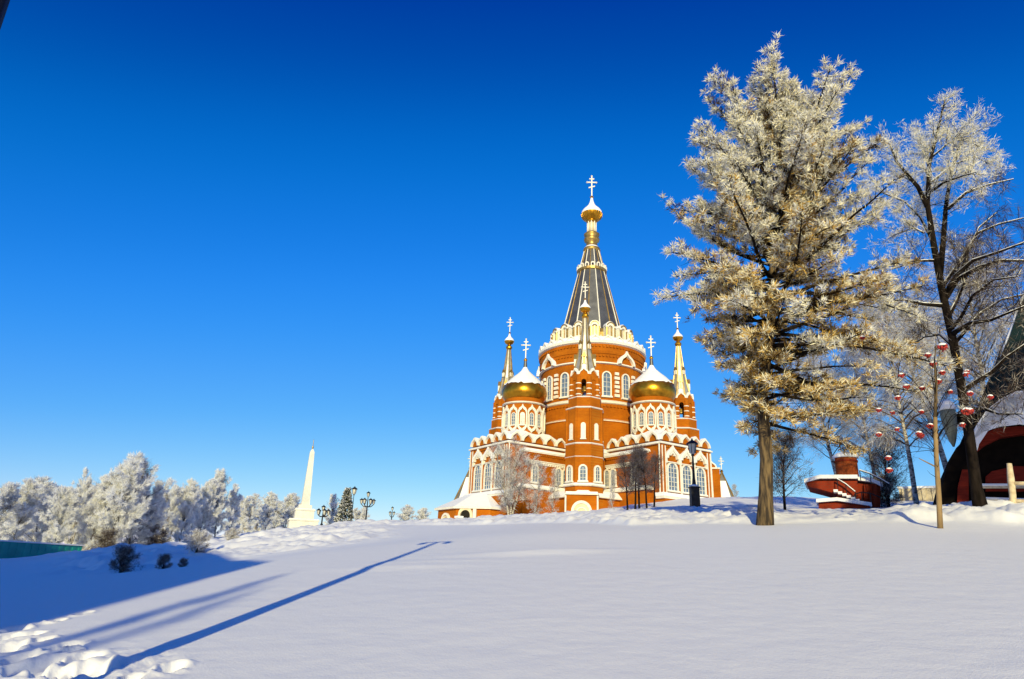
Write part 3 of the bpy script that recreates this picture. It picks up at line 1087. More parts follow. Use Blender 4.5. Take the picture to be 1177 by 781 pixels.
def spire_trim_mb():
    m = MB()
    for i in range(8):
        b = 2 * PI * i / 8
        g = gable_mb(.82, .3)
        T = wallT(1.98 * math.cos(b), 1.98 * math.sin(b), H_(30.7), b)
        for f, k in zip(g.f, g.m):
            pass
        for k, key in enumerate(g.ms):
            m.add(g.v, [f for f, q in zip(g.f, g.m) if q == k], key, T)
        for (r, z, s) in ((1.45, 32.6, 1.0), (.98, 35.4, .7)):
            if (i % 2 == 0) == (s == 1.0):
                T = wallT(r * math.cos(b), r * math.sin(b), H_(z), b)
                m.ring(arch(.62 * s, 1.5 * s, 6), arch(.36 * s, 1.25 * s, 6), -.4, .32 * s, 'white', T)
                m.plate(arch(.4 * s, 1.3 * s, 6), -.3, .1 * s, 'oldgold', T)
                m.plate([(-.4 * s, 1.2 * s), (0, 2.1 * s), (.4 * s, 1.2 * s)], -.5, .36 * s, 'oldgold', T)
    m.lathe([(.34, H_(41.0)), (.6, H_(41.3)), (.62, H_(41.6)), (.36, H_(41.9)), (.3, H_(42.2))], 12, 'gold', cap=False)
    return m


def small_onion():
    m = MB()
    pr = onion_prof(.95, 2.6, .34)
    lo, hi = split_prof(pr, 2.6 * .34)
    m.lathe([(r, z + H_(42.1)) for r, z in lo], 20, 'gold', cap=False)
    m.lathe([(r + .02, z + H_(42.1)) for r, z in hi], 20, 'roofsnow', cap=False)
    return m


def bell_mb():
    m = MB()
    m.lathe([(.62, 0), (.5, .2), (.38, .6), (.3, .9), (.1, 1.0)], 14, 'oldgold', (0, 0, H_(28.3)))
    m.tube([(0, 0, H_(29.2)), (0, 0, H_(30.6))], .05, 'iron', 5)
    return m


blind = None


def blind_mb():
    m = MB()
    m.plate(arch(.75, 2.5), -.05, .09, 'white')
    m.box((0, .06, -.1), (.95, .3, .14), 'white')
    return m


for k in range(4):
    a = R(225 + 90 * k)
    T = Matrix.Translation((16 * math.cos(a), 16 * math.sin(a), 0)) @ Matrix.Rotation(a, 4, 'Z')
    tb = link('bell_turret', cached('bell_turret', turret_body), cath, T)
    for q in LEDGES:
        link('snowy_ledge', cached('turret_ledge_%d' % (q[1] * 10), lambda q=q: ledge_mb(*q)), tb)
    link('belfry', cached('belfry', belfry_mb), tb)
    link('spire', cached('spire', spire_mb), tb)
    link('spire_ornament', cached('spire_ornament', spire_trim_mb), tb)
    link('onion_dome', cached('small_onion', small_onion, True), tb)
    link('bell', cached('bell', bell_mb, True), tb)
    link('cross', cached('turret_cross', lambda: cross_mb(3.2)), tb, Matrix.Translation((0, 0, H_(44.5))) @ Matrix.Rotation(VA + R(5) - a - PI / 2, 4, 'Z'))
    for i in range(-3, 4):
        b = 2 * PI * i / 8
        if abs(i) < 3:
            link('blind_window', cached('blind_window', blind_mb), tb, wallT(2.74 * math.cos(b), 2.74 * math.sin(b), H_(20.2), b))
        if abs(i) < 2:
            link('window', cached('turret_window', lambda: arch_window(.85, 2.3, .25, 2, 4)), tb, wallT(2.92 * math.cos(b), 2.92 * math.sin(b), H_(13.6), b))


# --- cupolas on the wings
def cup_drum():
    m = MB()
    m.lathe([(3.7, H_(18.5)), (3.7, H_(20.6)), (3.4, H_(21.0)), (3.4, H_(26.9)), (3.52, H_(27.0)), (3.52, H_(27.3)), (3.3, H_(27.6)), (3.35, H_(28.2))], 48, 'brick')
    return m


def arcade_mb():
    m = MB()
    for i in range(14):
        a = 2 * PI * i / 14
        T = wallT(3.38 * math.cos(a), 3.38 * math.sin(a), 0, a)
        out = [(-.76, H_(22.9)), (-.76, H_(25.6)), (-.55, H_(26.1)), (-.2, H_(26.35)), (0, H_(26.8)), (.2, H_(26.35)), (.55, H_(26.1)), (.76, H_(25.6)), (.76, H_(22.9)), (.5, H_(22.45)), (.18, H_(22.25)), (0, H_(22.0)), (-.18, H_(22.25)), (-.5, H_(22.45))]
        m.ring(out, scaled(out, .76, (0, H_(24.3))), 0, .28, 'white', T, closed=True)
    m.lathe([(3.5, H_(26.95)), (3.75, H_(27.1)), (3.7, H_(27.25))], 48, 'white', cap=False)
    return m


def cup_dome():
    m = MB()
    m.lathe([(3.2, H_(27.9)), (3.42, H_(28.1)), (3.74, H_(28.5)), (3.90, H_(29.1)), (3.90, H_(29.6)), (3.74, H_(30.2)), (3.45, H_(30.7)), (3.0, H_(31.1))], 48, 'gold', cap=False)
    m.lathe([(.2, H_(33.7)), (.34, H_(34.3)), (.24, H_(35.3))], 14, 'tentmetal', cap=False)
    m.lathe([(.2, H_(35.2)), (.34, H_(35.45)), (.2, H_(35.7))], 12, 'gold')
    return m


def cup_snow():
    m = MB()
    rng = np.random.RandomState(4)
    pr = [(3.66, 30.5), (3.48, 30.8), (3.0, 31.3), (2.3, 32.0), (1.5, 32.7), (.75, 33.4), (.28, 34.2)]
    m.lathe([(r, H_(z)) for r, z in pr], 48, 'roofsnow', cap=False)
    for i, v in enumerate(m.v):
        j = i // 48
        if j in (0, 1, 2, 3):
            m.v[i] = (v[0], v[1], v[2] + (rng.rand() - .5) * (.3, .16, .12, .1)[j])
    return m


for k in range(4):
    a = R(180 + 90 * k)
    T = Matrix.Translation((15.3 * math.cos(a), 15.3 * math.sin(a), 0)) @ Matrix.Rotation(a, 4, 'Z')
    cu = link('cupola', cached('cupola', cup_drum), cath, T)
    link('arcade', cached('arcade', arcade_mb), cu)
    link('gold_dome', cached('gold_dome', cup_dome, True), cu)
    link('snow_cap', cached('snow_cap', cup_snow, True), cu)
    link('cross', cached('cupola_cross', lambda: cross_mb(3.8)), cu, Matrix.Translation((0, 0, H_(35.6))) @ Matrix.Rotation(VA + R(5) - a - PI / 2, 4, 'Z'))
    for i in range(14):
        b = 2 * PI * i / 14
        if math.cos(b) > -.6:
            link('window', cached('cupola_window', lambda: arch_window(.62, 2.0, .1, 2, 4, dep=.12, snow=False)), cu, wallT(3.38 * math.cos(b), 3.38 * math.sin(b), H_(23.3), b))

# --- square body and the four wings
m = MB()
m.box((0, 0, H_(12)), (21.0, 21.0, 14.0), 'brick')
body = m.build('main_block', cath)
m = MB()
for sx in (-1, 1):
    m.box((sx * 10.5, 0, H_(18.75)), (.7, 21.4, .35), 'white'); m.box((0, sx * 10.5, H_(18.75)), (20.2, .7, .35), 'white')
m.prism([(-10.8, -10.8), (10.8, -10.8), (10.8, 10.8), (-10.8, 10.8)], H_(19.003), H_(19.9), 'roofsnow', scale=.9)
m.build('snowy_cornice', body)


def wing_mb():
    m = MB()
    m.box((-15.6, 0, H_(12.3)), (12.4, 10.8, 14.6), 'brick')          # to z 19.6
    m.box((-16.3, 0, H_(8.2)), (13.0, 11.5, 6.4), 'brick')            # plinth to 11.4
    for s in (-1, 1):
        m.box((-15.4, s * 5.9, H_(11.7)), (8.6, 1.6, 13.2), 'brick')  # aisle to 18.3
        m.box((-21.75, s * 5.05, H_(15.4)), (.7, .9, 8.2), 'brick')
        m.box((-21.85, s * 1.55, H_(15.0)), (.55, .42, 7.0), 'brick')
    m.box((-15.6, 0, H_(20.0)), (12.0, 10.4, .9), 'brick')
    return m


def wing_trim():
    m = MB()
    m.box((-21.95, 0, H_(19.45)), (.8, 11.6, .2), 'white')
    m.box((-22.05, 0, H_(11.35)), (1.6, 12.2, .3), 'white')
    for s in (-1, 1):
        m.box((-15.7, s * 5.55, H_(19.45)), (11.9, .75, .2), 'white')
        m.box((-15.4, s * 6.4, H_(18.22)), (8.8, 1.2, .16), 'white')
        m.box((-22.13, s * 4.72, H_(15.3)), (.12, .16, 7.6), 'white')
        m.box((-22.13, s * 5.38, H_(15.3)), (.12, .16, 7.6), 'white')
        m.box((-22.18, s * 1.55, H_(14.9)), (.12, .30, 6.6), 'white')
        m.box((-15.3, s * 6.35, H_(12.65)), (10.5, 1.5, .22), 'white')
        m.box((-15.4, s * 6.74, H_(16.9)), (8.7, .16, .14), 'white')
    m.box((-22.0, 0, H_(16.75)), (.3, 9.0, .14), 'white')
    return m


def comb_mb(L, k, hgt, mat='brick'):
    """a band with hanging teeth"""
    m = MB()
    o = [(L / 2, hgt), (-L / 2, hgt)]
    st = L / k
    for i in range(k):
        x = -L / 2 + i * st
        o += [(x, 0), (x + st * .5, 0), (x + st * .5, hgt * .6), (x + st, hgt * .6)]
    m.plate(o, -.1, .22, mat)
    return m


def wing_snow():
    m = MB()
    # sloping snow on the ledges and the wing roof
    m.prism([(-22.9, -6.1), (-21.2, -6.1), (-21.2, 6.1), (-22.9, 6.1)], H_(11.52), H_(12.1), 'roofsnow', scale=.97, off=(-.4, 0))
    for s in (-1, 1):
        y0, y1 = (5.3, 7.0) if s > 0 else (-7.0, -5.3)
        m.prism([(-20.2, y0), (-10.7, y0), (-10.7, y1), (-20.2, y1)], H_(12.77), H_(13.2), 'roofsnow', scale=.98, off=(-.3, -.0))
        y0, y1 = (5.45, 7.0) if s > 0 else (-7.0, -5.45)
        m.prism([(-19.85, y0), (-10.6, y0), (-10.6, y1), (-19.85, y1)], H_(18.34), H_(18.75), 'roofsnow', scale=.97, off=(-.4, s * .12))
    m.prism([(-22.2, -5.8), (-9.6, -5.8), (-9.6, 5.8), (-22.2, 5.8)], H_(19.56), H_(19.72), 'roofsnow', scale=.98, off=(-.3, 0))
    m.prism([(-20.9, -4.8), (-10, -4.8), (-10, 4.8), (-20.9, 4.8)], H_(20.44), H_(22.3), 'roofsnow', scale=.62, off=(-5.8, 0))
    return m


def ogee_trim():
    """the crested gable above one great window"""
    m = MB()
    o = ogee(1.35, tip=1.5)
    m.ring(o, scaled(o, .72), -.1, .4, 'white')
    o2 = scaled(ogee(.55), 1.0)
    m.ring([(x, z + .45) for x, z in o2], [(x, z + .45) for x, z in scaled(o2, .6)], -.1, .32, 'white')
    m.ring(scaled(o, 1.12, (0, .4)), scaled(o, 1.0), 0, .42, 'roofsnow')
    for s in (-1, 1):
        m.box((s * 1.42, .14, -.35), (.34, .4, .8), 'white')
    return m


big = cached('great_window', lambda: arch_window(1.85, 4.1, .28, 3, 6))
side = cached('side_window', lambda: arch_window(.95, 2.6, .25, 2, 4))
gk = cached('roof_gable', lambda: gable_mb(1.16, .5, tip=1.2))
og = cached('window_gable', ogee_trim)
for k in range(4):
    a = R(90 * k)
    w = link('transept', cached('transept', wing_mb), cath, Matrix.Rotation(a, 4, 'Z'))
    link('white_trim', cached('transept_trim', wing_trim), w)
    link('dentil_band', cached('end_dentils', lambda: comb_mb(9.0, 19, .42)), w, wallT(-21.82, 0, H_(18.95), PI))
    for s in (-1, 1):
        link('dentil_band', cached('side_dentils', lambda: comb_mb(8.4, 18, .4)), w, wallT(-15.4, s * 6.7, H_(17.75), s * PI / 2))
        link('dentil_band', cached('low_dentils', lambda: comb_mb(8.4, 18, .45, 'white')), w, wallT(-15.4, s * 6.7, H_(16.3), s * PI / 2))
    link('ledge_snow', cached('transept_snow', wing_snow), w)
    for y in (-3.1, 0, 3.1):
        link('great_window', big, w, wallT(-21.8, y, H_(12.5), PI))
        link('window_gable', og, w, wallT(-21.85, y, H_(17.3), PI))
    for i in range(5):
        link('roof_gable', gk, w, wallT(-21.75, (i - 2) * 2.2, H_(19.95), PI))
    for s in (-1, 1):
        for i in range(5):
            link('roof_gable', gk, w, wallT(-20.5 + i * 2.25, s * 5.3, H_(19.95), s * PI / 2))
        for x in (-17.6, -12.9, -11.5):
            link('side_window', side, w, wallT(x, s * 6.7, H_(13.5), s * PI / 2))
    for s in (-1, 1):
        mb = MB()
        mb.tube([(-21.9, s * 5.75, H_(19.3)), (-21.9, s * 5.85, H_(12.0))], .11, 'white', 6)
        mb.build('downpipe', w)

# --- low gallery, portal block and side chapels
for k in range(4):
    a = R(225 + 90 * k)
    T = Matrix.Rotation(a - R(225), 4, 'Z')

    def gal():
        m = MB()
        m.prism([(-14.2, -5.4), (-14.2, -13.2), (-13.2, -14.2), (-5.4, -14.2), (-5.4, -5.4)], H_(3), H_(11.3), 'brick')
        return m
    g = link('gallery', cached('gallery', gal), cath, T)

    def gsnow():
        m = MB()
        P = [(-14.8, -5.2), (-14.8, -13.5), (-13.5, -14.8), (-5.2, -14.8), (-5.2, -5.2)]
        m.prism(P, H_(11.303), H_(11.45), 'white')
        m.prism(P, H_(11.453), H_(12.4), 'roofsnow', scale=.86, off=(-1.1, -1.1))
        return m
    link('gallery_roof', cached('gallery_roof', gsnow), g)

    def portal():
        m = MB()
        T = wallT(-14.6, -14.6, 0, R(225))
        m.box((0, -.6, H_(7.2)), (4.4, 2.4, 8.2), 'brick', T)
        m.ring(arch(3.0, 2.9, 12, H_(7.6)), arch(2.2, 2.5, 12, H_(7.6)), .55, .85, 'white', T)
        m.plate(arch(2.3, 2.55, 12, H_(7.6)), .55, .66, 'cream', T)
        m.ring(arch(1.7, 1.6, 10, H_(8.0)), arch(1.35, 1.42, 10, H_(8.0)), .6, .78, 'white', T)
        for s in (-1, 1):
            m.tube([(-14.6 - .707 * .75 + s * .707 * 2.35, -14.6 - .707 * .75 - s * .707 * 2.35, H_(4)), (-14.6 - .707 * .75 + s * .707 * 2.35, -14.6 - .707 * .75 - s * .707 * 2.35, H_(11.2))], .14, 'white', 6)
        m.box((0, -.5, H_(11.43)), (4.9, 2.9, .2), 'white', T)
        m.box((0, -.5, H_(11.65)), (4.7, 2.7, .24), 'roofsnow', T)
        return m
    link('portal', cached('portal', portal), g)
    if k in (1, 3):
        T2 = Matrix.Rotation(a, 4, 'Z')

        def chap():
            m = MB()
            m.box((18.3, 0, H_(11.4)), (7.0, 5.0, 13.8), 'brick')
            m.box((21.7, 0, H_(18.25)), (.5, 5.3, .22), 'white')
            for s in (-1, 1):
                m.box((18.2, s * 2.55, H_(18.25)), (6.4, .4, .22), 'white')
            return m
        c = link('side_chapel', cached('side_chapel', chap), cath, T2)
        for s in (-1, 1):
            for i in range(3):
                link('chapel_gable', cached('chapel_gable', lambda: gable_mb(.8, .3)), c, wallT(17.2 + i * 1.65, s * 2.4, H_(18.37), s * PI / 2))

        def croof():
            m = MB()
            X = 22.4
            Q = [(X - 2.3, -2.1), (X + 2.3, -2.1), (X + 2.3, 2.1), (X - 2.3, 2.1)]
            m.add([(x, y, H_(11.5)) for x, y in Q] + [(X, 0, H_(18.0))],
                  [(0, 1, 4), (1, 2, 4), (2, 3, 4), (3, 0, 4), (3, 2, 1, 0)], 'tentmetal')
            m.box((X, 0, H_(8.5)), (4.2, 3.9, 5.98), 'brick')
            for x, y in Q:
                m.tube([(x, y, H_(11.5)), (X, 0, H_(18.05))], .13, 'oldgold', 6)
            for s in (-1, 1):
                m.add([(X - 1.5, s * 2.0, H_(11.9)), (X + 1.4, s * 2.0, H_(11.9)), (X + .5, s * .65, H_(16.4)), (X - .5, s * .65, H_(16.4))], [(0, 1, 2, 3)], 'roofsnow')
            m.lathe([(.1, H_(17.8)), (.3, H_(18.1)), (.1, H_(18.4))], 10, 'gold', (X, 0, 0))
            return m
        link('tent_roof', cached('chapel_tent', croof), c)
        link('cross', cached('chapel_cross', lambda: cross_mb(2.4)), c, Matrix.Translation((22.4, 0, H_(18.2))) @ Matrix.Rotation(VA + R(8) - a - PI / 2, 4, 'Z'))

# --- the porch before the left wing
m = MB()
m.prism([(-28.0, -1.0), (-28.0, 4.6), (-22.0, 5.6), (-22.0, -5.2), (-24.5, -5.2), (-26.0, -3.6)], H_(4), H_(9.0), 'brick')
po = m.build('porch', cath)
m = MB()
P = [(-28.5, -1.2), (-28.5, 5.0), (-22.3, 6.0), (-22.3, -5.6), (-24.7, -5.7), (-26.3, -4.0)]
m.prism(P, H_(9.003), H_(9.3), 'white')
m.prism(P, H_(9.303), H_(11.4), 'roofsnow', scale=.4, off=(-13.6, 0))
m.build('snowy_roof', po)
m = MB()
T = wallT(-27.0, -2.3, 0, math.atan2(-2.0, -2.6))
m.ring(arch(2.3, 3.3, 12, H_(6.0)), arch(1.6, 2.8, 12, H_(6.0)), -.2, .35, 'cream', T)
m.plate(arch(1.64, 2.82, 12, H_(6.0)), -.1, .04, 'dark', T)
m.box((-1.5, .16, H_(7.9)), (.5, .5, 3.0), 'white', T)
m.build('doorway', po)
m = MB()
m.ring(arch(2.6, 2.2, 12), arch(1.9, 1.85, 12), -.2, .3, 'white')
m.plate(arch(1.95, 1.88, 12), -.1, .06, 'cream')
m.ring(arch(1.2, 1.3, 8, .2), arch(.8, 1.1, 8, .2), 0, .2, 'oldgold')
m.build('arched_window', po, T=wallT(-28.0, 1.8, H_(6.3), PI))
for (x, y) in ((-28.0, -2.0), (-25.6, -4.9), (-23.4, -5.9)):
    m = MB()
    m.box((x, y, H_(6.3)), (.8, .8, 2.6), 'white'); m.box((x, y, H_(7.72)), (1.0, 1.0, .3), 'roofsnow')
    m.build('gate_pillar', po)

# ------------------------------------------------------------------ obelisk
p = at(347, 609, 150)
ob = thing('obelisk', 'tall white stone obelisk on a tiered pedestal, standing alone on the ridge', 'obelisk', (p[0], p[1], gz(p[0], p[1]) - .3), R(20))
m = MB()
m.box((0, 0, .9), (5.6, 5.6, 2.0), 'stone'); m.box((0, 0, 2.05), (5.9, 5.9, .3), 'stone')
m.box((0, 0, 3.1), (3.7, 3.7, 1.9), 'stone'); m.box((0, 0, 4.15), (4.0, 4.0, .3), 'stone')
m.box((0, 0, 4.7), (2.6, 2.6, .9), 'stone'); m.box((0, 0, .1), (6.6, 6.6, .4), 'stone')
m.build('pedestal', ob)
m = MB()
m.box((0, 0, 2.26), (5.7, 5.7, .12), 'roofsnow'); m.box((0, 0, 4.36), (3.8, 3.8, .12), 'roofsnow')
m.build('snow', ob)
m = MB()
m.prism([(-.82, -.82), (.82, -.82), (.82, .82), (-.82, .82)], 5.15, 16.0, 'stone', scale=.55)
m.prism([(-.47, -.47), (.47, -.47), (.47, .47), (-.47, .47)], 16.002, 16.9, 'stone', scale=.15)
m.build('shaft', ob)
m = MB()
m.lathe([(.14, 16.8), (.2, 17.1), (.06, 17.5), (.05, 18.6), (.01, 18.9)], 10, 'oldgold')
m.build('finial', ob, True)


# ------------------------------------------------------------------ lamps
def lantern(m, c, s=1.0):
    x, y, z = c
    m.lathe([(.09 * s, 0), (.19 * s, .08 * s), (.30 * s, .72 * s)], 6, 'lampglass', (x, y, z))
    for i in range(6):
        a = 2 * PI * i / 6
        m.tube([(x + .2 * s * math.cos(a), y + .2 * s * math.sin(a), z + .08 * s), (x + .31 * s * math.cos(a), y + .31 * s * math.sin(a), z + .73 * s)], .022 * s, 'iron', 4)
    m.lathe([(.44 * s, 0), (.40 * s, .06 * s), (.22 * s, .2 * s), (.08 * s, .28 * s), (.03 * s, .42 * s)], 12, 'iron', (x, y, z + .72 * s))
    m.lathe([(.06 * s, -.12 * s), (.12 * s, -.04 * s), (.07 * s, .05 * s)], 8, 'iron', (x, y, z))


p = at(799, 583, 50)
gzz = gz(p[0], p[1])
hh = at(796, 506, 50)[2] - gzz
lp = thing('street_lamp', 'black street lamp on a thick plinth before the right wing of the cathedral', 'street lamp', (p[0], p[1], gzz - .2), 0)
m = MB()
m.box((0, 0, .78), (.58, .58, 1.45), 'iron'); m.box((0, 0, 1.54), (.68, .68, .08), 'iron')
m.build('plinth', lp)
m = MB(); m.lathe([(.36, 1.585), (.33, 1.66), (.16, 1.75)], 12, 'roofsnow'); m.build('snow', lp, True)
m = MB()
m.lathe([(.16, 1.6), (.13, 1.9), (.10, 2.2), (.075, 3.2), (.06, hh - .95), (.12, hh - .9), (.06, hh - .8)], 12, 'iron')
m.box((0, 0, hh - 1.5), (.6, .05, .05), 'iron')
m.build('pole', lp, True)
m = MB(); lantern(m, (0, 0, hh - .82), 1.0); m.build('lantern', lp)

# the lamp whose long shadow lies over the snow: its post just enters at the top left
p = at(-17, 18, 5.6)
bz = gz(p[0], p[1])
l2 = thing('tall_lamp', 'dark tall lamp post cut by the top left corner, throwing the long snow shadow', 'lamp post', (p[0], p[1], bz - .3), 0)
HT = 8.6
m = MB(); m.tube([(0, 0, 0), (0, 0, HT)], [.16, .075], 'iron', 12); m.build('post', l2, True)
m = MB(); m.tube([(-.45, 0, HT), (.45, 0, HT)], .05, 'iron', 8); m.build('arm', l2)
for s in (-1, 1):
    m = MB(); m.lathe([(.03, 0), (.12, -.1), (.14, -.3), (.05, -.42)], 10, 'lampglass', (s * .42, 0, HT)); m.build('lamp_head', l2, True)


def many_lamp(px, D, ty, label, heads, s):
    x, y, z = foot(px, D)
    h = at(px, ty, D)[2] - z
    ls = 1.05 if s > .6 else .8
    t = thing('many_armed_lamp', label, 'street lamp', (x, y, z - .3), R(10))
    m = MB(); m.tube([(0, 0, 0), (0, 0, h * .62), (0, 0, h)], [.16, .12, .06], 'iron', 8)
    m.lathe([(.35, 0), (.3, .6), (.16, .9)], 8, 'iron'); m.build('pole', t)
    for i in range(heads):
        a = 2 * PI * i / heads
        c, q = math.cos(a) * s, math.sin(a) * s
        m = MB()
        m.tube([(0, 0, h * .60), (c * .6, q * .6, h * .60), (c, q, h * .68)], .09, 'iron', 5)
        m.build('arm', t)
        m = MB(); lantern(m, (c, q, h * .69), ls); m.build('lantern', t)
    m = MB(); lantern(m, (0, 0, h - .4), ls); m.build('lantern', t)


many_lamp(416, 150, 567, 'many-armed black lamp with a ring of lanterns, clear on the ridge beside the fir', 6, 1.25)
many_lamp(365, 140, 583, 'low black lamp with a ring of lanterns half hidden beside the obelisk pedestal', 5, 1.0)
many_lamp(446, 165, 583, 'short black lamp between the many-armed lamp and the round frosted tree', 2, .45)
x, y, z = foot(399, 138)
t = thing('street_lamp', 'thin lamp post with one dark head rising beside the tip of the snowy fir', 'street lamp', (x, y, z - .3))
h = at(399, 562, 138)[2] - z
m = MB(); m.tube([(0, 0, 0), (0, 0, h)], [.1, .05], 'iron', 6); m.build('pole', t)
m = MB(); lantern(m, (0, 0, h - .7), 1.4); m.build('lantern', t)

# ------------------------------------------------------------------ teal fence at the far left
a0, a1 = at(-60, 640, 72), at(94, 640, 80)
x0, y0, x1, y1 = a0[0], a0[1], a1[0], a1[1]
L = math.hypot(x1 - x0, y1 - y0)
fz = min(gz(x0, y0), gz(x1, y1))
fe = thing('sheet_fence', 'teal painted sheet fence at the foot of the frosted wood', 'fence', (x0, y0, fz), math.atan2(y1 - y0, x1 - x0))
m = MB()
k = int(L / .35)
for i in range(k):
    m.box((i * .35 + .175, .03 * (i % 2), .75), (.35, .05, 2.1), 'teal')
m.build('panel', fe)
m = MB(); m.box((L / 2, .0, 1.86), (L, .2, .12), 'roofsnow'); m.build('snow', fe)
for i in range(int(L / 3) + 1):
    m = MB(); m.box((i * 3, .12, .8), (.1, .1, 2.3), 'iron'); m.build('post', fe)

# ------------------------------------------------------------------ right-hand bare tree
def make_giant():
    rng = np.random.RandomState(14)
    b = at(1129, 588, 36); b[2] = gz(b[0], b[1]) - .2
    t = thing('poplar_tree', 'tall dark-trunked tree with rimed crown and snow on its limbs, beside the dark red house', 'tree', tuple(b))
    D = 36.0

    def P(px, py, dd=0):
        return at(px, py, D + dd) - b
    mb = MB()
    trunk = [P(1129, 592), P(1122, 560), P(1114, 500), P(1106, 450), P(1095, 390), P(1083, 335), P(1073, 280), P(1066, 235), P(1068, 190), P(1078, 150), P(1087, 112)]
    mb.tube(trunk, [.32, .23, .205, .19, .175, .16, .14, .115, .09, .06, .03], 'barkdark', 14)
    mb.build('trunk', t, True)
    limbs = [
        ([(1085, 345), (1100, 322), (1125, 308), (1150, 300), (1185, 300)], .15, .0),
        ([(1087, 338), (1098, 318), (1118, 300), (1148, 290), (1180, 278)], .12, -2),
        ([(1080, 320), (1084, 280), (1087, 240), (1092, 205), (1100, 175), (1108, 150)], .15, 1.5),
        ([(1090, 240), (1110, 222), (1135, 213), (1165, 206)], .09, 2),
        ([(1066, 238), (1055, 215), (1042, 200), (1030, 185), (1022, 165)], .12, -1),
        ([(1068, 222), (1085, 210), (1105, 203), (1122, 198)], .07, -2),
        ([(1077, 300), (1060, 300), (1040, 305), (1018, 312)], .07, -1),
        ([(1085, 352), (1062, 350), (1038, 345), (1015, 347)], .10, -2),
        ([(1062, 268), (1050, 262), (1034, 268)], .05, 1),
        ([(1093, 385), (1115, 372), (1140, 368), (1178, 352)], .12, -3),
        ([(1097, 395), (1125, 362), (1150, 345), (1180, 338)], .10, 3),
        ([(1104, 452), (1118, 442), (1140, 428), (1158, 410), (1190, 388)], .12, -1),
        ([(1108, 470), (1130, 470), (1148, 476), (1175, 476)], .09, -4),
        ([(1097, 400), (1080, 385), (1062, 388), (1045, 400)], .06, 2),
        ([(1090, 365), (1100, 345), (1110, 320), (1112, 290), (1125, 262), (1145, 245)], .10, 2.5),
        ([(1066, 230), (1070, 200), (1062, 175), (1056, 150)], .07, 2),
        ([(1071, 275), (1058, 250), (1040, 232), (1015, 222), (1000, 205)], .08, 3),
        ([(1092, 380), (1104, 366), (1118, 340), (1142, 322), (1170, 318)], .09, -4),
        ([(1083, 330), (1104, 300), (1124, 268), (1148, 258), (1180, 250)], .10, 4),
        ([(1072, 180), (1090, 165), (1108, 160), (1125, 168)], .05, 1),
        ([(1070, 210), (1095, 190), (1120, 180), (1140, 190)], .06, 3),
    ]
    lm, sn = MB(), MB()
    A, Dv, HT_ = [], [], []

    def shed(pts, r, n, lmax, lev):
        m_ = len(pts)
        for k in range(n):
            s = .22 + .78 * (k + rng.rand()) / n
            q, tg = along(pts, s)
            pxh = q[2] / 21.0
            right = q[0] > 1.5
            drp = -.35 if (right and pxh < .75) else .30
            sd = unit(tg * .5 + rng.randn(3) * .75 + UP * drp)
            L = lmax * (.4 + .7 * rng.rand()) * (1.15 - .5 * s)
            tw = curve(rng, q, sd, L, 4, (0, 0, -.35 if drp < 0 else .25), .14)
            lm.tube(tw, [r, r * .8, r * .6, r * .45, r * .25], 'barkdark', 4 if lev == 0 else 3, False)
            if lev == 0:
                shed(tw, r * .5, int(2 + L * 2.6), L * .55, 1)
            for j in range(max(2, int(L * 4))):
                a, dd = along(tw, (j + .5) / max(2, int(L * 4)))
                A.append(a); Dv.append(unit(dd + UP * (.25 if drp > 0 else -.3))); HT_.append((a[0], a[2]))

    for pts, r, dd in limbs:
        k = len(pts)
        pp = [P(x, y, dd * i / (k - 1)) for i, (x, y) in enumerate(pts)]
        # bring the root onto the trunk, then round the limb off
        lm.tube(pp, [r * (1 - .75 * i / (k - 1)) for i in range(k)], 'barkdark', 8)
        q = [v + np.array([0, -.01, r * .72 * (1 - .75 * i / (k - 1))]) for i, v in enumerate(pp)]
        sn.tube(q[:-1] + [q[-1]], [r * .62 * (1 - .7 * i / (k - 1)) for i in range(k)], 'roofsnow', 6)
        shed(pp, .018, int((6 + 2.4 * k) * (1.5 if pp[-1][0] > 2 and pp[-1][2] < 15 else 1)), 1.9, 0)
    shed(trunk[6:], .022, 26, 1.7, 0)
    lm.build('limbs', t, True)
    sn.build('limb_snow', t, True)
    A, Dv, HT_ = np.array(A), np.array(Dv), np.array(HT_)
    cold = np.clip((HT_[:, 1] - 11.5) / 5, 0, 1) - np.clip((HT_[:, 0] - 1.6) / 2.2, 0, 1) * (HT_[:, 1] < 16.5) + np.clip((-.5 - HT_[:, 0]) / 4, 0, .4) + rng.randn(len(A)) * .18
    f = cold > .5
    g = ~f
    ch = []
    v, q = needles(rng, A[f], Dv[f], 7, (.12, .34), .0095, .7); ch.append((v, q, 'larchcream'))
    v, q = needles(rng, A[f], Dv[f], 5, (.12, .32), .0095, .7); ch.append((v, q, 'frost'))
    v, q = needles(rng, A[g], Dv[g], 4, (.2, .55), .007, .7); ch.append((v, q, 'twig'))
    v, q = needles(rng, A[g & (cold > .0)], Dv[g & (cold > .0)], 3, (.2, .5), .008, .6); ch.append((v, q, 'twiggrey'))
    link('crown', crown_mesh('crown', ch), t)


make_giant()

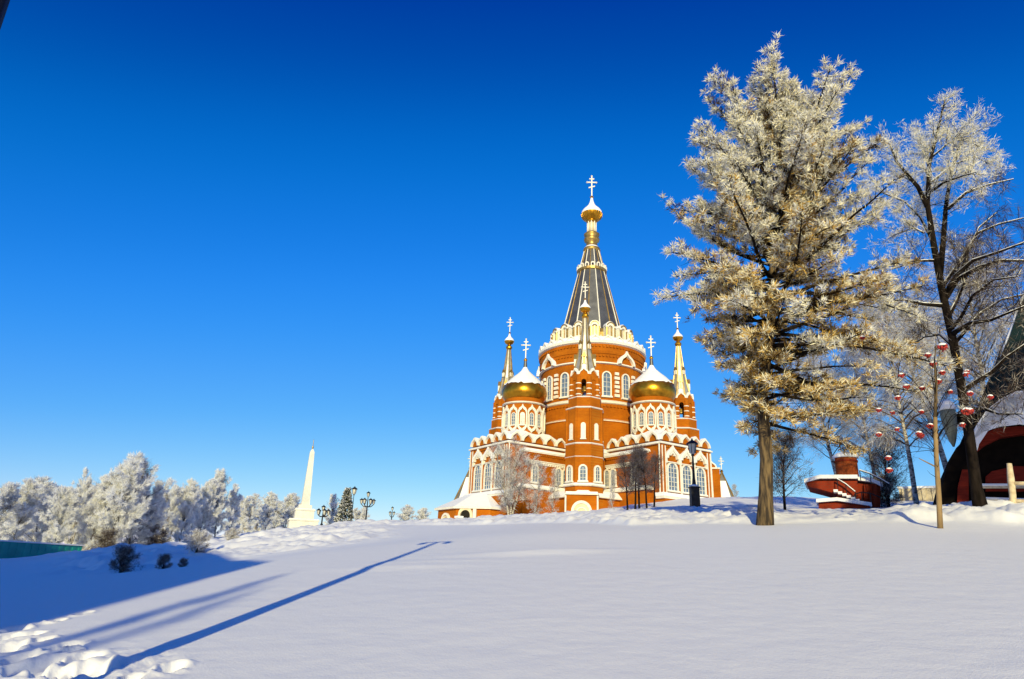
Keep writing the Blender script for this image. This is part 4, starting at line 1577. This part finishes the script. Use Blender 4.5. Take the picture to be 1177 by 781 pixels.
# ------------------------------------------------------------------ rowan with berries
def make_rowan():
    rng = np.random.RandomState(3)
    D = float(np.hypot(*hit(1081, 608, 10, 40)[:2]))
    K = D / 20.0
    b = at(1081, 609, D); b[2] = gz(b[0], b[1]) - .1
    t = thing('rowan_tree', 'slender rowan with smooth tan stem and snow-capped bunches of red berries', 'tree', tuple(b))

    def P(px, py, dd=0):
        return at(px, py, D + dd) - b
    mb = MB()
    tr = [P(1081, 611), P(1079, 570), P(1076, 520), P(1075, 480), P(1076, 440), P(1074, 415), P(1076, 398), P(1075, 384)]
    mb.tube(tr[:4], [v * K for v in (.066, .060, .055, .048)], 'barklight', 10)
    mb.build('trunk', t, True)
    m = MB(); m.tube(tr[3:], [v * K for v in (.047, .036, .018, .010, .004)], 'bark', 8); m.build('upper_stem_shaded', t, True)  # darker bark up here: the stem's shade put into its colour
    B = [(1066, 408), (1083, 398, 1), (1072, 418), (1083, 428), (1092, 450), (1111, 427), (1115, 452), (1110, 430), (1114, 472, 1), (1110, 472, 1), (1036, 431), (1042, 444), (1032, 457), (1059, 473), (1058, 500, 1), (1056, 498), (1031, 493), (1010, 471), (1010, 499), (1021, 526), (1022, 540), (1138, 456), (1060, 446), (1078, 438), (1069, 489), (1106, 488), (1026, 474), (991, 388)]
    lm = MB()
    pts = []
    for e in B:
        px, py = e[0], e[1]
        dd = rng.uniform(-.9, .9)
        q = P(px, py, dd)
        pts.append((q, 1.35 if len(e) > 2 else 1.0))
        # stalk from the stem, arching outwards
        hz = max(min(q[2] * .78 - .3, 5.4 * K), 1.9 * K)
        s = np.interp(hz, [p_[2] for p_ in tr], np.arange(len(tr)) / (len(tr) - 1))
        a, _ = along(tr, s)
        mid = a * .45 + q * .55 + np.array([0, 0, .35])
        lm.tube([a, a * .75 + mid * .25 + np.array([0, 0, .08]), mid, q * .9 + mid * .1 + np.array([0, 0, .10]), q + np.array([0, 0, .04])], [.014, .011, .008, .006, .004], 'barkdark', 5, False)
        for k in range(5):
            c0, tg = along([a, mid, q], .3 + .6 * rng.rand())
            tw = curve(rng, c0, unit(tg + rng.randn(3) * .7 + UP * .3), .3 + .4 * rng.rand(), 3, (0, 0, .2), .15)
            lm.tube(tw, [.008, .006, .004, .002], 'barkdark', 3, False)
    # short spurs up the stem
    for k in range(16):
        a, _ = along(tr, .2 + .5 * k / 16)
        th = rng.rand() * 6.28
        tw = curve(rng, a, (math.cos(th), math.sin(th), .6), .25 + .3 * rng.rand(), 3, (0, 0, .3), .1)
        lm.tube(tw, [.012, .009, .006, .003], 'barkdark', 4, False)
    tw = [P(1076, 537), P(1070, 534), P(1062, 530), P(1056, 527)]
    lm.tube(tw, [.03, .026, .022, .014], 'barklight', 6)
    lm.build('branches', t, True)

    def bunch():
        m = MB()
        r2 = np.random.RandomState(6)
        for k in range(34):
            a = r2.rand() * 6.28; rr = .085 * math.sqrt(r2.rand()); z = .005 - .12 * r2.rand() * (1 - (rr / .1) ** 2)
            c = (rr * math.cos(a), rr * math.sin(a), z)
            m.lathe([(.001, -.021), (.017, -.012), (.021, 0), (.017, .012), (.001, .021)], 7, 'berry', c, cap=False)
        return m

    def cap():
        m = MB()
        m.lathe([(.070, .002), (.080, .015), (.070, .040), (.040, .056), (.001, .060)], 14, 'roofsnow', cap=False)
        return m
    bm_, cm_ = cached('berries', bunch, True), cached('berry_snow', cap, True)
    for q, s in pts:
        s *= rng.uniform(.7, .95) * K
        T = Matrix.Translation(tuple(q)) @ Matrix.Rotation(rng.rand() * 6, 4, 'Z') @ Matrix.Diagonal((s, s, s, 1))
        o = link('berry_bunch', bm_, t, T)
        link('snow_cap', cm_, o)


make_rowan()

# ------------------------------------------------------------------ red brick terrace with ramp
D = 62
c0 = at(968, 588, D)
zc = gz(c0[0], c0[1])
te = thing('ramp_terrace', 'red brick terrace with curved ramp, snow-laden slabs and a round snow-capped kiosk', 'terrace', (c0[0], c0[1], zc - .5), -math.atan2(c0[0], c0[1]))
S = 1.0


def loc(px, py, dy=0.0):
    """photo pixel on the terrace's own upright plane, dy metres behind it"""
    d = at(px, py, 1.0)
    f = Vector((math.sin(-te.rotation_euler.z), math.cos(te.rotation_euler.z), 0))
    k = (Vector((c0[0], c0[1], 0)).dot(f) + dy) / Vector(d).dot(f)
    w = Vector(d) * k - te.location
    r = Matrix.Rotation(-te.rotation_euler.z, 3, 'Z')
    return r @ w


def slabpoly(pts, th, mat, m, dep=(0, 3.2), lift=0):
    """outline seen from the front given depth and thickness downwards"""
    fr = [loc(*p, dy=dep[0]) for p in pts]
    n_ = len(fr)
    w = dep[1] - dep[0]
    vs = [(v.x, v.y, v.z + lift) for v in fr] + [(v.x, v.y + w, v.z + lift) for v in fr] + [(v.x, v.y, v.z - th) for v in fr] + [(v.x, v.y + w, v.z - th) for v in fr]
    fs = []
    for i in range(n_ - 1):
        fs += [(i, i + 1, n_ + i + 1, n_ + i), (2 * n_ + i + 1, 2 * n_ + i, 3 * n_ + i, 3 * n_ + i + 1), (2 * n_ + i, 2 * n_ + i + 1, i + 1, i), (n_ + i, n_ + i + 1, 3 * n_ + i + 1, 3 * n_ + i)]
    fs += [(0, n_, 3 * n_, 2 * n_), (n_ - 1, 3 * n_ - 1, 4 * n_ - 1, 2 * n_ - 1)]
    m.add(vs, fs, mat)


def frontwall(pts, mat, m, dep):
    fr = [loc(*p, dy=dep[0]) for p in pts]
    n_ = len(fr)
    w = dep[1] - dep[0]
    vs = [tuple(v) for v in fr] + [(v.x, v.y + w, v.z) for v in fr]
    fs = [tuple(range(n_)), tuple(reversed(range(n_, 2 * n_)))] + [(i, n_ + i, n_ + (i + 1) % n_, (i + 1) % n_) for i in range(n_)]
    m.add(vs, fs, mat)


m = MB()
frontwall([(926, 553), (986, 553), (986, 574), (962, 574), (962, 568), (944, 563), (928, 559)], 'brickdark', m, (.2, 4.5))
frontwall([(975, 555), (1012, 557), (1012, 592), (975, 592)], 'brickdark', m, (.9, 4.3))
for px in (982, 993, 1004):
    frontwall([(px, 557), (px + 4, 557), (px + 4, 592), (px, 592)], 'brickdark', m, (.6, .85))
frontwall([(941, 577), (1000, 579), (1000, 598), (941, 598)], 'brickdark', m, (-.6, 3.6))
frontwall([(930, 588), (960, 588), (960, 600), (930, 600)], 'brickdark', m, (-1.4, .5))
m.build('brick_wall', te)
m = MB()
slabpoly([(924, 552), (942, 547), (986, 547)], .22, 'roofsnow', m, (0, 4.8), .08)
slabpoly([(986, 549), (1002, 551), (1014, 556)], .22, 'roofsnow', m, (.4, 4.6), .08)
slabpoly([(938, 575), (962, 573), (982, 576), (1002, 579)], .18, 'roofsnow', m, (-1.0, 1.6), .08)
slabpoly([(928, 587), (961, 587)], .16, 'roofsnow', m, (-1.6, .2), .06)
for k in range(6):
    slabpoly([(958 + 5 * k, 563.5 + 2.2 * k), (963 + 5 * k, 563.5 + 2.2 * k)], .14, 'roofsnow', m, (-.8, .15), .05)
m.build('snow_slab', te, False)
m = MB()
kc = loc(974, 545, 1.6)
kr = abs(loc(987, 540, 1.6).x - loc(961, 540, 1.6).x) / 2
kt = loc(974, 527, 1.6).z
m.lathe([(kr, kc.z - .3), (kr, kt)], 28, 'kioskbrick', (kc.x, kc.y, 0))
m.lathe([(kr + .06, kt - .35), (kr + .06, kt - .2)], 28, 'brickdark', (kc.x, kc.y, 0), cap=False)
ki = m.build('kiosk', te)
m = MB()
m.lathe([(kr + .14, kt), (kr + .16, kt + .18), (kr * .8, kt + .42), (kr * .3, kt + .52), (.01, kt + .54)], 28, 'roofsnow', (kc.x, kc.y, 0))
m.build('snow_cap', ki, True)
m = MB()
R1 = [(988, 541), (1000, 545), (1012, 551), (1022, 557)]
R2 = [(962, 551), (972, 557), (983, 566)]
R3 = [(978, 575), (983, 568), (990, 566), (1000, 567), (1012, 572)]
for rl in (R1, R2, R3):
    q = [loc(*p, dy=-.4) for p in rl]
    m.tube([tuple(v) for v in q], .045, 'iron', 6)
    if rl is not R3:
        m.tube([(v.x, v.y, v.z + .06) for v in q], .05, 'roofsnow', 6)
    for v in q:
        m.tube([tuple(v), (v.x, v.y, v.z - .8)], .035, 'iron', 5)
m.build('handrail', te)

# ------------------------------------------------------------------ dark red house at the right edge
D = 46
c0 = at(1128, 592, D)
zc = gz(c0[0], c0[1])
ho = thing('timber_house', 'dark red timber house with arched gable, snowy curved roof and steep teal roof', 'house', (c0[0], c0[1], zc - .4), -math.atan2(c0[0], c0[1]) + R(6))
te_keep = te
te = ho                       # loc() now works on the house front
m = MB()
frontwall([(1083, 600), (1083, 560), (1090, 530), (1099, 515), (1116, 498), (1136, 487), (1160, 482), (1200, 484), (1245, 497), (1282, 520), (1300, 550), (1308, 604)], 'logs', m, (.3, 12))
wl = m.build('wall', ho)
m = MB()
frontwall([(1118, 507), (1130, 498), (1148, 492), (1172, 490), (1215, 495), (1250, 506), (1272, 524), (1264, 530), (1244, 514), (1215, 503), (1176, 499), (1150, 503), (1132, 512), (1120, 522)], 'reddark', m, (-.25, .3))
frontwall([(1133, 548), (1140, 542), (1166, 536), (1262, 537), (1262, 566), (1133, 565)], 'reddark', m, (.05, .3))
frontwall([(1118, 578), (1160, 576), (1268, 584), (1268, 604), (1118, 600)], 'reddark', m, (.0, .3))
frontwall([(1099, 600), (1101, 560), (1106, 540), (1113, 540), (1114, 600)], 'reddark', m, (.05, .3))
m.build('red_boards', wl)
m = MB()
slabpoly([(1118, 506), (1122, 492), (1134, 474), (1150, 461), (1168, 452), (1190, 450), (1225, 458), (1258, 474), (1290, 508)], .9, 'roofsnow', m, (-.9, 8), .1)
v = [loc(1118, 506, -.9), loc(1134, 474, -.9), loc(1150, 461, -.9), loc(1168, 452, -.9), loc(1190, 450, -.9), loc(1225, 458, -.9), loc(1258, 474, -.9), loc(1290, 508, -.9), loc(1250, 502, -.9), loc(1215, 494, -.9), loc(1172, 488, -.9), loc(1148, 491, -.9), loc(1130, 497, -.9)]
m.add([tuple(q) for q in v], [tuple(range(len(v)))], 'roofsnow')
m.build('snowy_roof', ho)
m = MB()
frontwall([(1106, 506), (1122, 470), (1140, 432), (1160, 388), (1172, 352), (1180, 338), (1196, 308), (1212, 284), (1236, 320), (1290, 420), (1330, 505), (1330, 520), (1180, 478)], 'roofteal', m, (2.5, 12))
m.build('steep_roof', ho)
m = MB()
q = [loc(px, py, 2.75) for px, py in ((1150, 414), (1158, 396), (1166, 374), (1173, 353), (1182, 335), (1196, 310), (1209, 290))]
m.tube([tuple(v) for v in q], [.06, .20, .16, .26, .2, .28, .15], 'roofsnow', 8)
m.build('roof_snow', ho, True)
# corbelled bay under the eave
m = MB()
q0, q1 = loc(1089, 472, 1.0), loc(1092, 514, 1.0)
hw = abs(loc(1099, 472, 1.0).x - loc(1080, 472, 1.0).x) / 2
zz = [0, .15, .35, .6, .85, 1.0]
vs = []
prof = [(q0.x + (q1.x - q0.x) * z + (.18 * z), hw * (1.0, 1.0, .93, .74, .42, .12)[i], q0.z + (q1.z - q0.z) * z) for i, z in enumerate(zz)]
ns = 16
for (x, r, z) in prof:
    for i in range(ns):
        a = 2 * PI * i / ns
        vs.append((x + r * math.cos(a), q0.y + r * math.sin(a), z))
fs = []
for j in range(len(prof) - 1):
    for i in range(ns):
        k = (i + 1) % ns
        fs.append((j * ns + i, (j + 1) * ns + i, (j + 1) * ns + k, j * ns + k))
fs.append(tuple(range(ns)))
m.add(vs, fs, 'greygreen')
m.box((q0.x + 1.0, q0.y + 1.0, q0.z - .35), (2.4, 1.2, .4), 'logs')
bay = m.build('corbel', ho, True)
m = MB()
m.lathe([(hw * 1.05, 0), (hw * 1.15, .12), (hw * .95, .42), (hw * .5, .6), (.02, .66)], 18, 'roofsnow', (q0.x, q0.y, q0.z))
m.build('snow_cap', bay, True)
m = MB()
for (x0_, y0_, x1_, y1_) in ((1120, 560, 1266, 560), (1118, 575, 1268, 580)):
    A_, B_ = loc(x0_, y0_, -.1), loc(x1_, y1_, -.1)
    m.tube([tuple(A_), tuple(B_)], .09, 'rail', 6)
    m.tube([(A_.x, A_.y, A_.z + .1), (B_.x, B_.y, B_.z + .1)], .09, 'roofsnow', 6)
m.build('ledge', wl)
te = te_keep

# rimed post-and-rail before the house
D = 37
q = [at(1163, 592, D), at(1163, 532, D)]
fe2 = thing('rail_fence', 'frost-crusted timber post with two short rails before the dark red house', 'fence', (q[0][0], q[0][1], gz(q[0][0], q[0][1]) - .3))
o_ = np.array(fe2.location)
rng = np.random.RandomState(9)
m = MB()
pp = [at(1165, 592, D) - o_, at(1164, 570, D) - o_, at(1162, 552, D) - o_, at(1160, 533, D) - o_]
m.tube(pp, [.15, .13, .14, .10], 'rail', 8); m.build('post', fe2, True)
for (xa, ya, xb, yb) in ((1160, 556, 1200, 556), (1160, 576, 1200, 577)):
    m = MB(); m.tube([at(xa, ya, D) - o_, at(xb, yb, D) - o_], .09, 'rail', 7); m.build('rail', fe2, True)

# ------------------------------------------------------------------ low beige wall far behind
w0, w1 = at(1036, 585, 84), at(1082, 584, 84)
bw = thing('low_wall', 'low beige wall with snow on top, glimpsed between the red terrace and the rowan stem', 'wall', tuple((w0 + w1) / 2 - np.array([0, 0, .8])), -math.atan2(w0[0], w0[1]))
Lw = float(np.linalg.norm(w1 - w0))
m = MB(); m.box((0, 0, 1.2), (Lw, .5, 3.2), 'beige')
for i in range(4):
    m.box((-Lw / 2 + Lw * (i + .5) / 4, -.3, 1.2), (.35, .15, 3.2), 'beige')
m.build('masonry', bw)
m = MB(); m.box((0, 0, 2.92), (Lw + .2, .7, .22), 'roofsnow'); m.build('snow', bw)

# ------------------------------------------------------------------ trees behind the terrace
weep = frost_tree(41, 15, 9, [('twiggrey', 0, .6, 1), ('frostcool', .45, 1, 1), ('larchgold', .85, 1, .8)], droop=.55, stem='birch', nb=46, per=6, needle=(.4, 1.0), w=.011, dense=4.2, low=.3)
weep2 = frost_tree(42, 15, 8, [('twiggrey', 0, .8, 1), ('frostcool', .6, 1, 1)], droop=.45, stem='birch', nb=40, per=6, needle=(.4, 1.0), w=.011, dense=4, low=.3)
for (px, by, D, ty, k, wf, lab) in [
    (1054, 582, 58, 350, weep, .85, 'weeping birch with greyish rimed twigs and dark stem, right behind the terrace rail'),
    (968, 560, 72, 395, weep2, .95, 'pale-stemmed rimed birch rising straight behind the round kiosk'),
    (1012, 580, 74, 400, weep, .9, 'rimed birch farther back between the kiosk and the weeping birch'),
    (1100, 580, 66, 330, weep2, 1.0, 'rimed birch standing behind the trunk of the tallest right-hand tree'),
    (1150, 585, 70, 300, weep, 1.0, 'rimed birch towering behind the roof of the dark red house')]:
    p = at(px, by, D)
    z = gz(p[0], p[1])
    h = top_h(px, ty, D, z)
    s = h / 15.3
    tree_thing(k, 'birch_tree', lab, (p[0], p[1], z), px * .1, (s * wf, s * wf, s), 'rimed birches behind the terrace')
sm = frost_tree(43, 4, 2.8, [('twig', 0, 1, 1.0), ('twiggrey', .75, 1, 1)], stem='barkdark', nb=34, per=5, needle=(.2, .5), w=.009, dense=4.2, low=.22)
for (px, by, D, ty, s_, lab) in [
    (902, 587, 44, 500, 1.0, 'small bare tree with spreading dark twigs between the larch and the red terrace'),
    (1021, 584, 67, 500, 1.1, 'dark bare tree with dense twigs at the right end of the red terrace')]:
    p = at(px, by, D)
    z = gz(p[0], p[1])
    h = top_h(px, ty, D, z)
    s = h / 4.2
    tree_thing(sm, 'small_tree', lab, (p[0], p[1], z), px, (s * .9 * s_, s * .9 * s_, s))
p = at(1022, 586, 66)
tree_thing(shr, 'dark_bush', 'black tangled bush at the foot of the dark bare tree beside the terrace', (p[0], p[1], gz(p[0], p[1])), 1.0, (1.0, 1.0, .9), None, 'bush')
for (px, by, D, ty, lab) in [(845, 573, 150, 557, 'tiny bare tree far off on the skyline right of the cathedral')]:
    p = at(px, by, D); z = gz(p[0], p[1])
    s = max(.5, top_h(px, ty, D, z) / 9.3)
    tree_thing(pg2, 'distant_tree', lab, (p[0], p[1], z), 0, s, None)

# ------------------------------------------------------------------ unseen block added left of the view to shade the hollow
SAZ, SEL = R(5), R(17)
tip = hit(310, 646)
d = np.array([math.sin(SAZ), math.cos(SAZ)])
Lsh = 46.0
cx, cy = tip[0] - d[0] * Lsh, tip[1] - d[1] * Lsh
gb = gz(cx, cy)
HB = Lsh * math.tan(SEL) + tip[2] - gb
ap = thing('unseen_shadow_block', 'unseen grey block added at left, whose shadow fills the hollow', 'building', (cx - 16, cy - 6, gb - 1))
m = MB()
m.plate([(16, 0), (16, HB + 1), (2, HB + 9.5), (-12, HB + 16), (-40, HB + 16), (-40, 0)], -6, 6, 'concrete'); m.build('wall', ap)
wm = MB(); wm.box((0, 0, 0), (1.5, .1, 1.5), 'glass'); wm.box((0, .02, -.85), (1.8, .2, .12), 'white'); wm.box((0, .03, 0), (.08, .12, 1.5), 'white')
wmesh = wm.mesh('window')
for i in range(8):
    for j in range(int(HB // 3)):
        link('window', wmesh, ap, Matrix.Translation((-14 + i * 4, 6.02, 2.6 + j * 3)))
# thin bare trees beside it, off the photo: their twig shadows streak the snow
for (px, py, back, hh_) in ((268, 676, 33, .22), (225, 699, 31, .16)):
    q = hit(px, py)
    x, y = q[0] - d[0] * back, q[1] - d[1] * back
    tree_thing(pg2, 'street_tree', 'bare tree out of view at left, casting faint streaks on the near snow', (x, y, gz(x, y)), px, (hh_, hh_, (back * math.tan(SEL) + q[2] - gz(x, y)) / 9.0), 'bare trees out of view')

# unseen pines added at the right to shade the house and low limbs
pine = frost_tree(51, 24, 11, [('needle', 0, 1, 1)], stem='barkdark', nb=60, per=12, needle=(.5, 1.1), w=.09, dense=3.2, low=.50)
for (x, y, s, lab) in ((26.5, 3.0, 1.0, 'unseen tall pine added at right, nearer the viewer, its crown shading the house'),
                       (33.5, 8.0, 1.0, 'unseen tall pine added at right, farther out, its crown shading the teal roof')):
    tree_thing(pine, 'added_shade_pine', lab, (x, y, gz(x, y)), x, s, 'unseen pines added for shade')

# ------------------------------------------------------------------ light and sky
w = bpy.data.worlds.new('World')
sc.world = w
w.use_nodes = True
nt = w.node_tree
bg = nt.nodes['Background']
sky = nt.nodes.new('ShaderNodeTexSky')
sky.sky_type = 'NISHITA'
sky.sun_disc = False
sky.sun_elevation = SEL
sky.sun_rotation = PI + SAZ
sky.altitude = 200
sky.air_density = 1.0
sky.dust_density = 0.2
sky.ozone_density = 2.5
STR = 0.12
# the deep, polarised blue of a frosty day: a tone curve on the sky's own colour
pre = nt.nodes.new('ShaderNodeVectorMath'); pre.operation = 'SCALE'; pre.inputs['Scale'].default_value = STR
post = nt.nodes.new('ShaderNodeVectorMath'); post.operation = 'SCALE'; post.inputs['Scale'].default_value = 1 / STR
cv = nt.nodes.new('ShaderNodeRGBCurve')
CURV = [[(0, 0), (.08, .0), (.12, .003), (.188, .027), (.26, .07), (.342, .127), (1, 1)],
        [(0, 0), (.13, .035), (.152, .062), (.2086, .155), (.27, .215), (.337, .279), (.571, .468), (1, .9)],
        [(0, 0), (.27, .36), (.376, .62), (.47, .79), (.565, .90), (.823, .98), (1, 1)]]
for k, pts in enumerate(CURV):
    cu_ = cv.mapping.curves[k]
    while len(cu_.points) < len(pts):
        cu_.points.new(.5, .5)
    for q, (a_, b_) in zip(cu_.points, pts):
        q.location = (a_, b_); q.handle_type = 'AUTO_CLAMPED'
cv.mapping.update()
nt.links.new(sky.outputs['Color'], pre.inputs[0])
nt.links.new(pre.outputs['Vector'], cv.inputs['Color'])
nt.links.new(cv.outputs['Color'], post.inputs[0])
nt.links.new(post.outputs['Vector'], bg.inputs['Color'])
bg.inputs['Strength'].default_value = STR

sd = bpy.data.lights.new('sun', 'SUN')
sd.energy = 5.0
sd.angle = R(.5)
sd.color = (1.0, .875, .47)
so = bpy.data.objects.new('sun', sd)
COL.objects.link(so)
dv = Vector((math.sin(SAZ) * math.cos(SEL), math.cos(SAZ) * math.cos(SEL), -math.sin(SEL)))
so.rotation_euler = dv.to_track_quat('-Z', 'Y').to_euler()
so.location = (0, -30, 40)

sc.view_settings.view_transform = 'Standard'
sc.view_settings.look = 'None'
sc.view_settings.gamma = 1
sc.view_settings.use_curve_mapping = False
sc.view_settings.exposure = 0.0
sc.cycles.max_bounces = 6
sc.cycles.transparent_max_bounces = 8
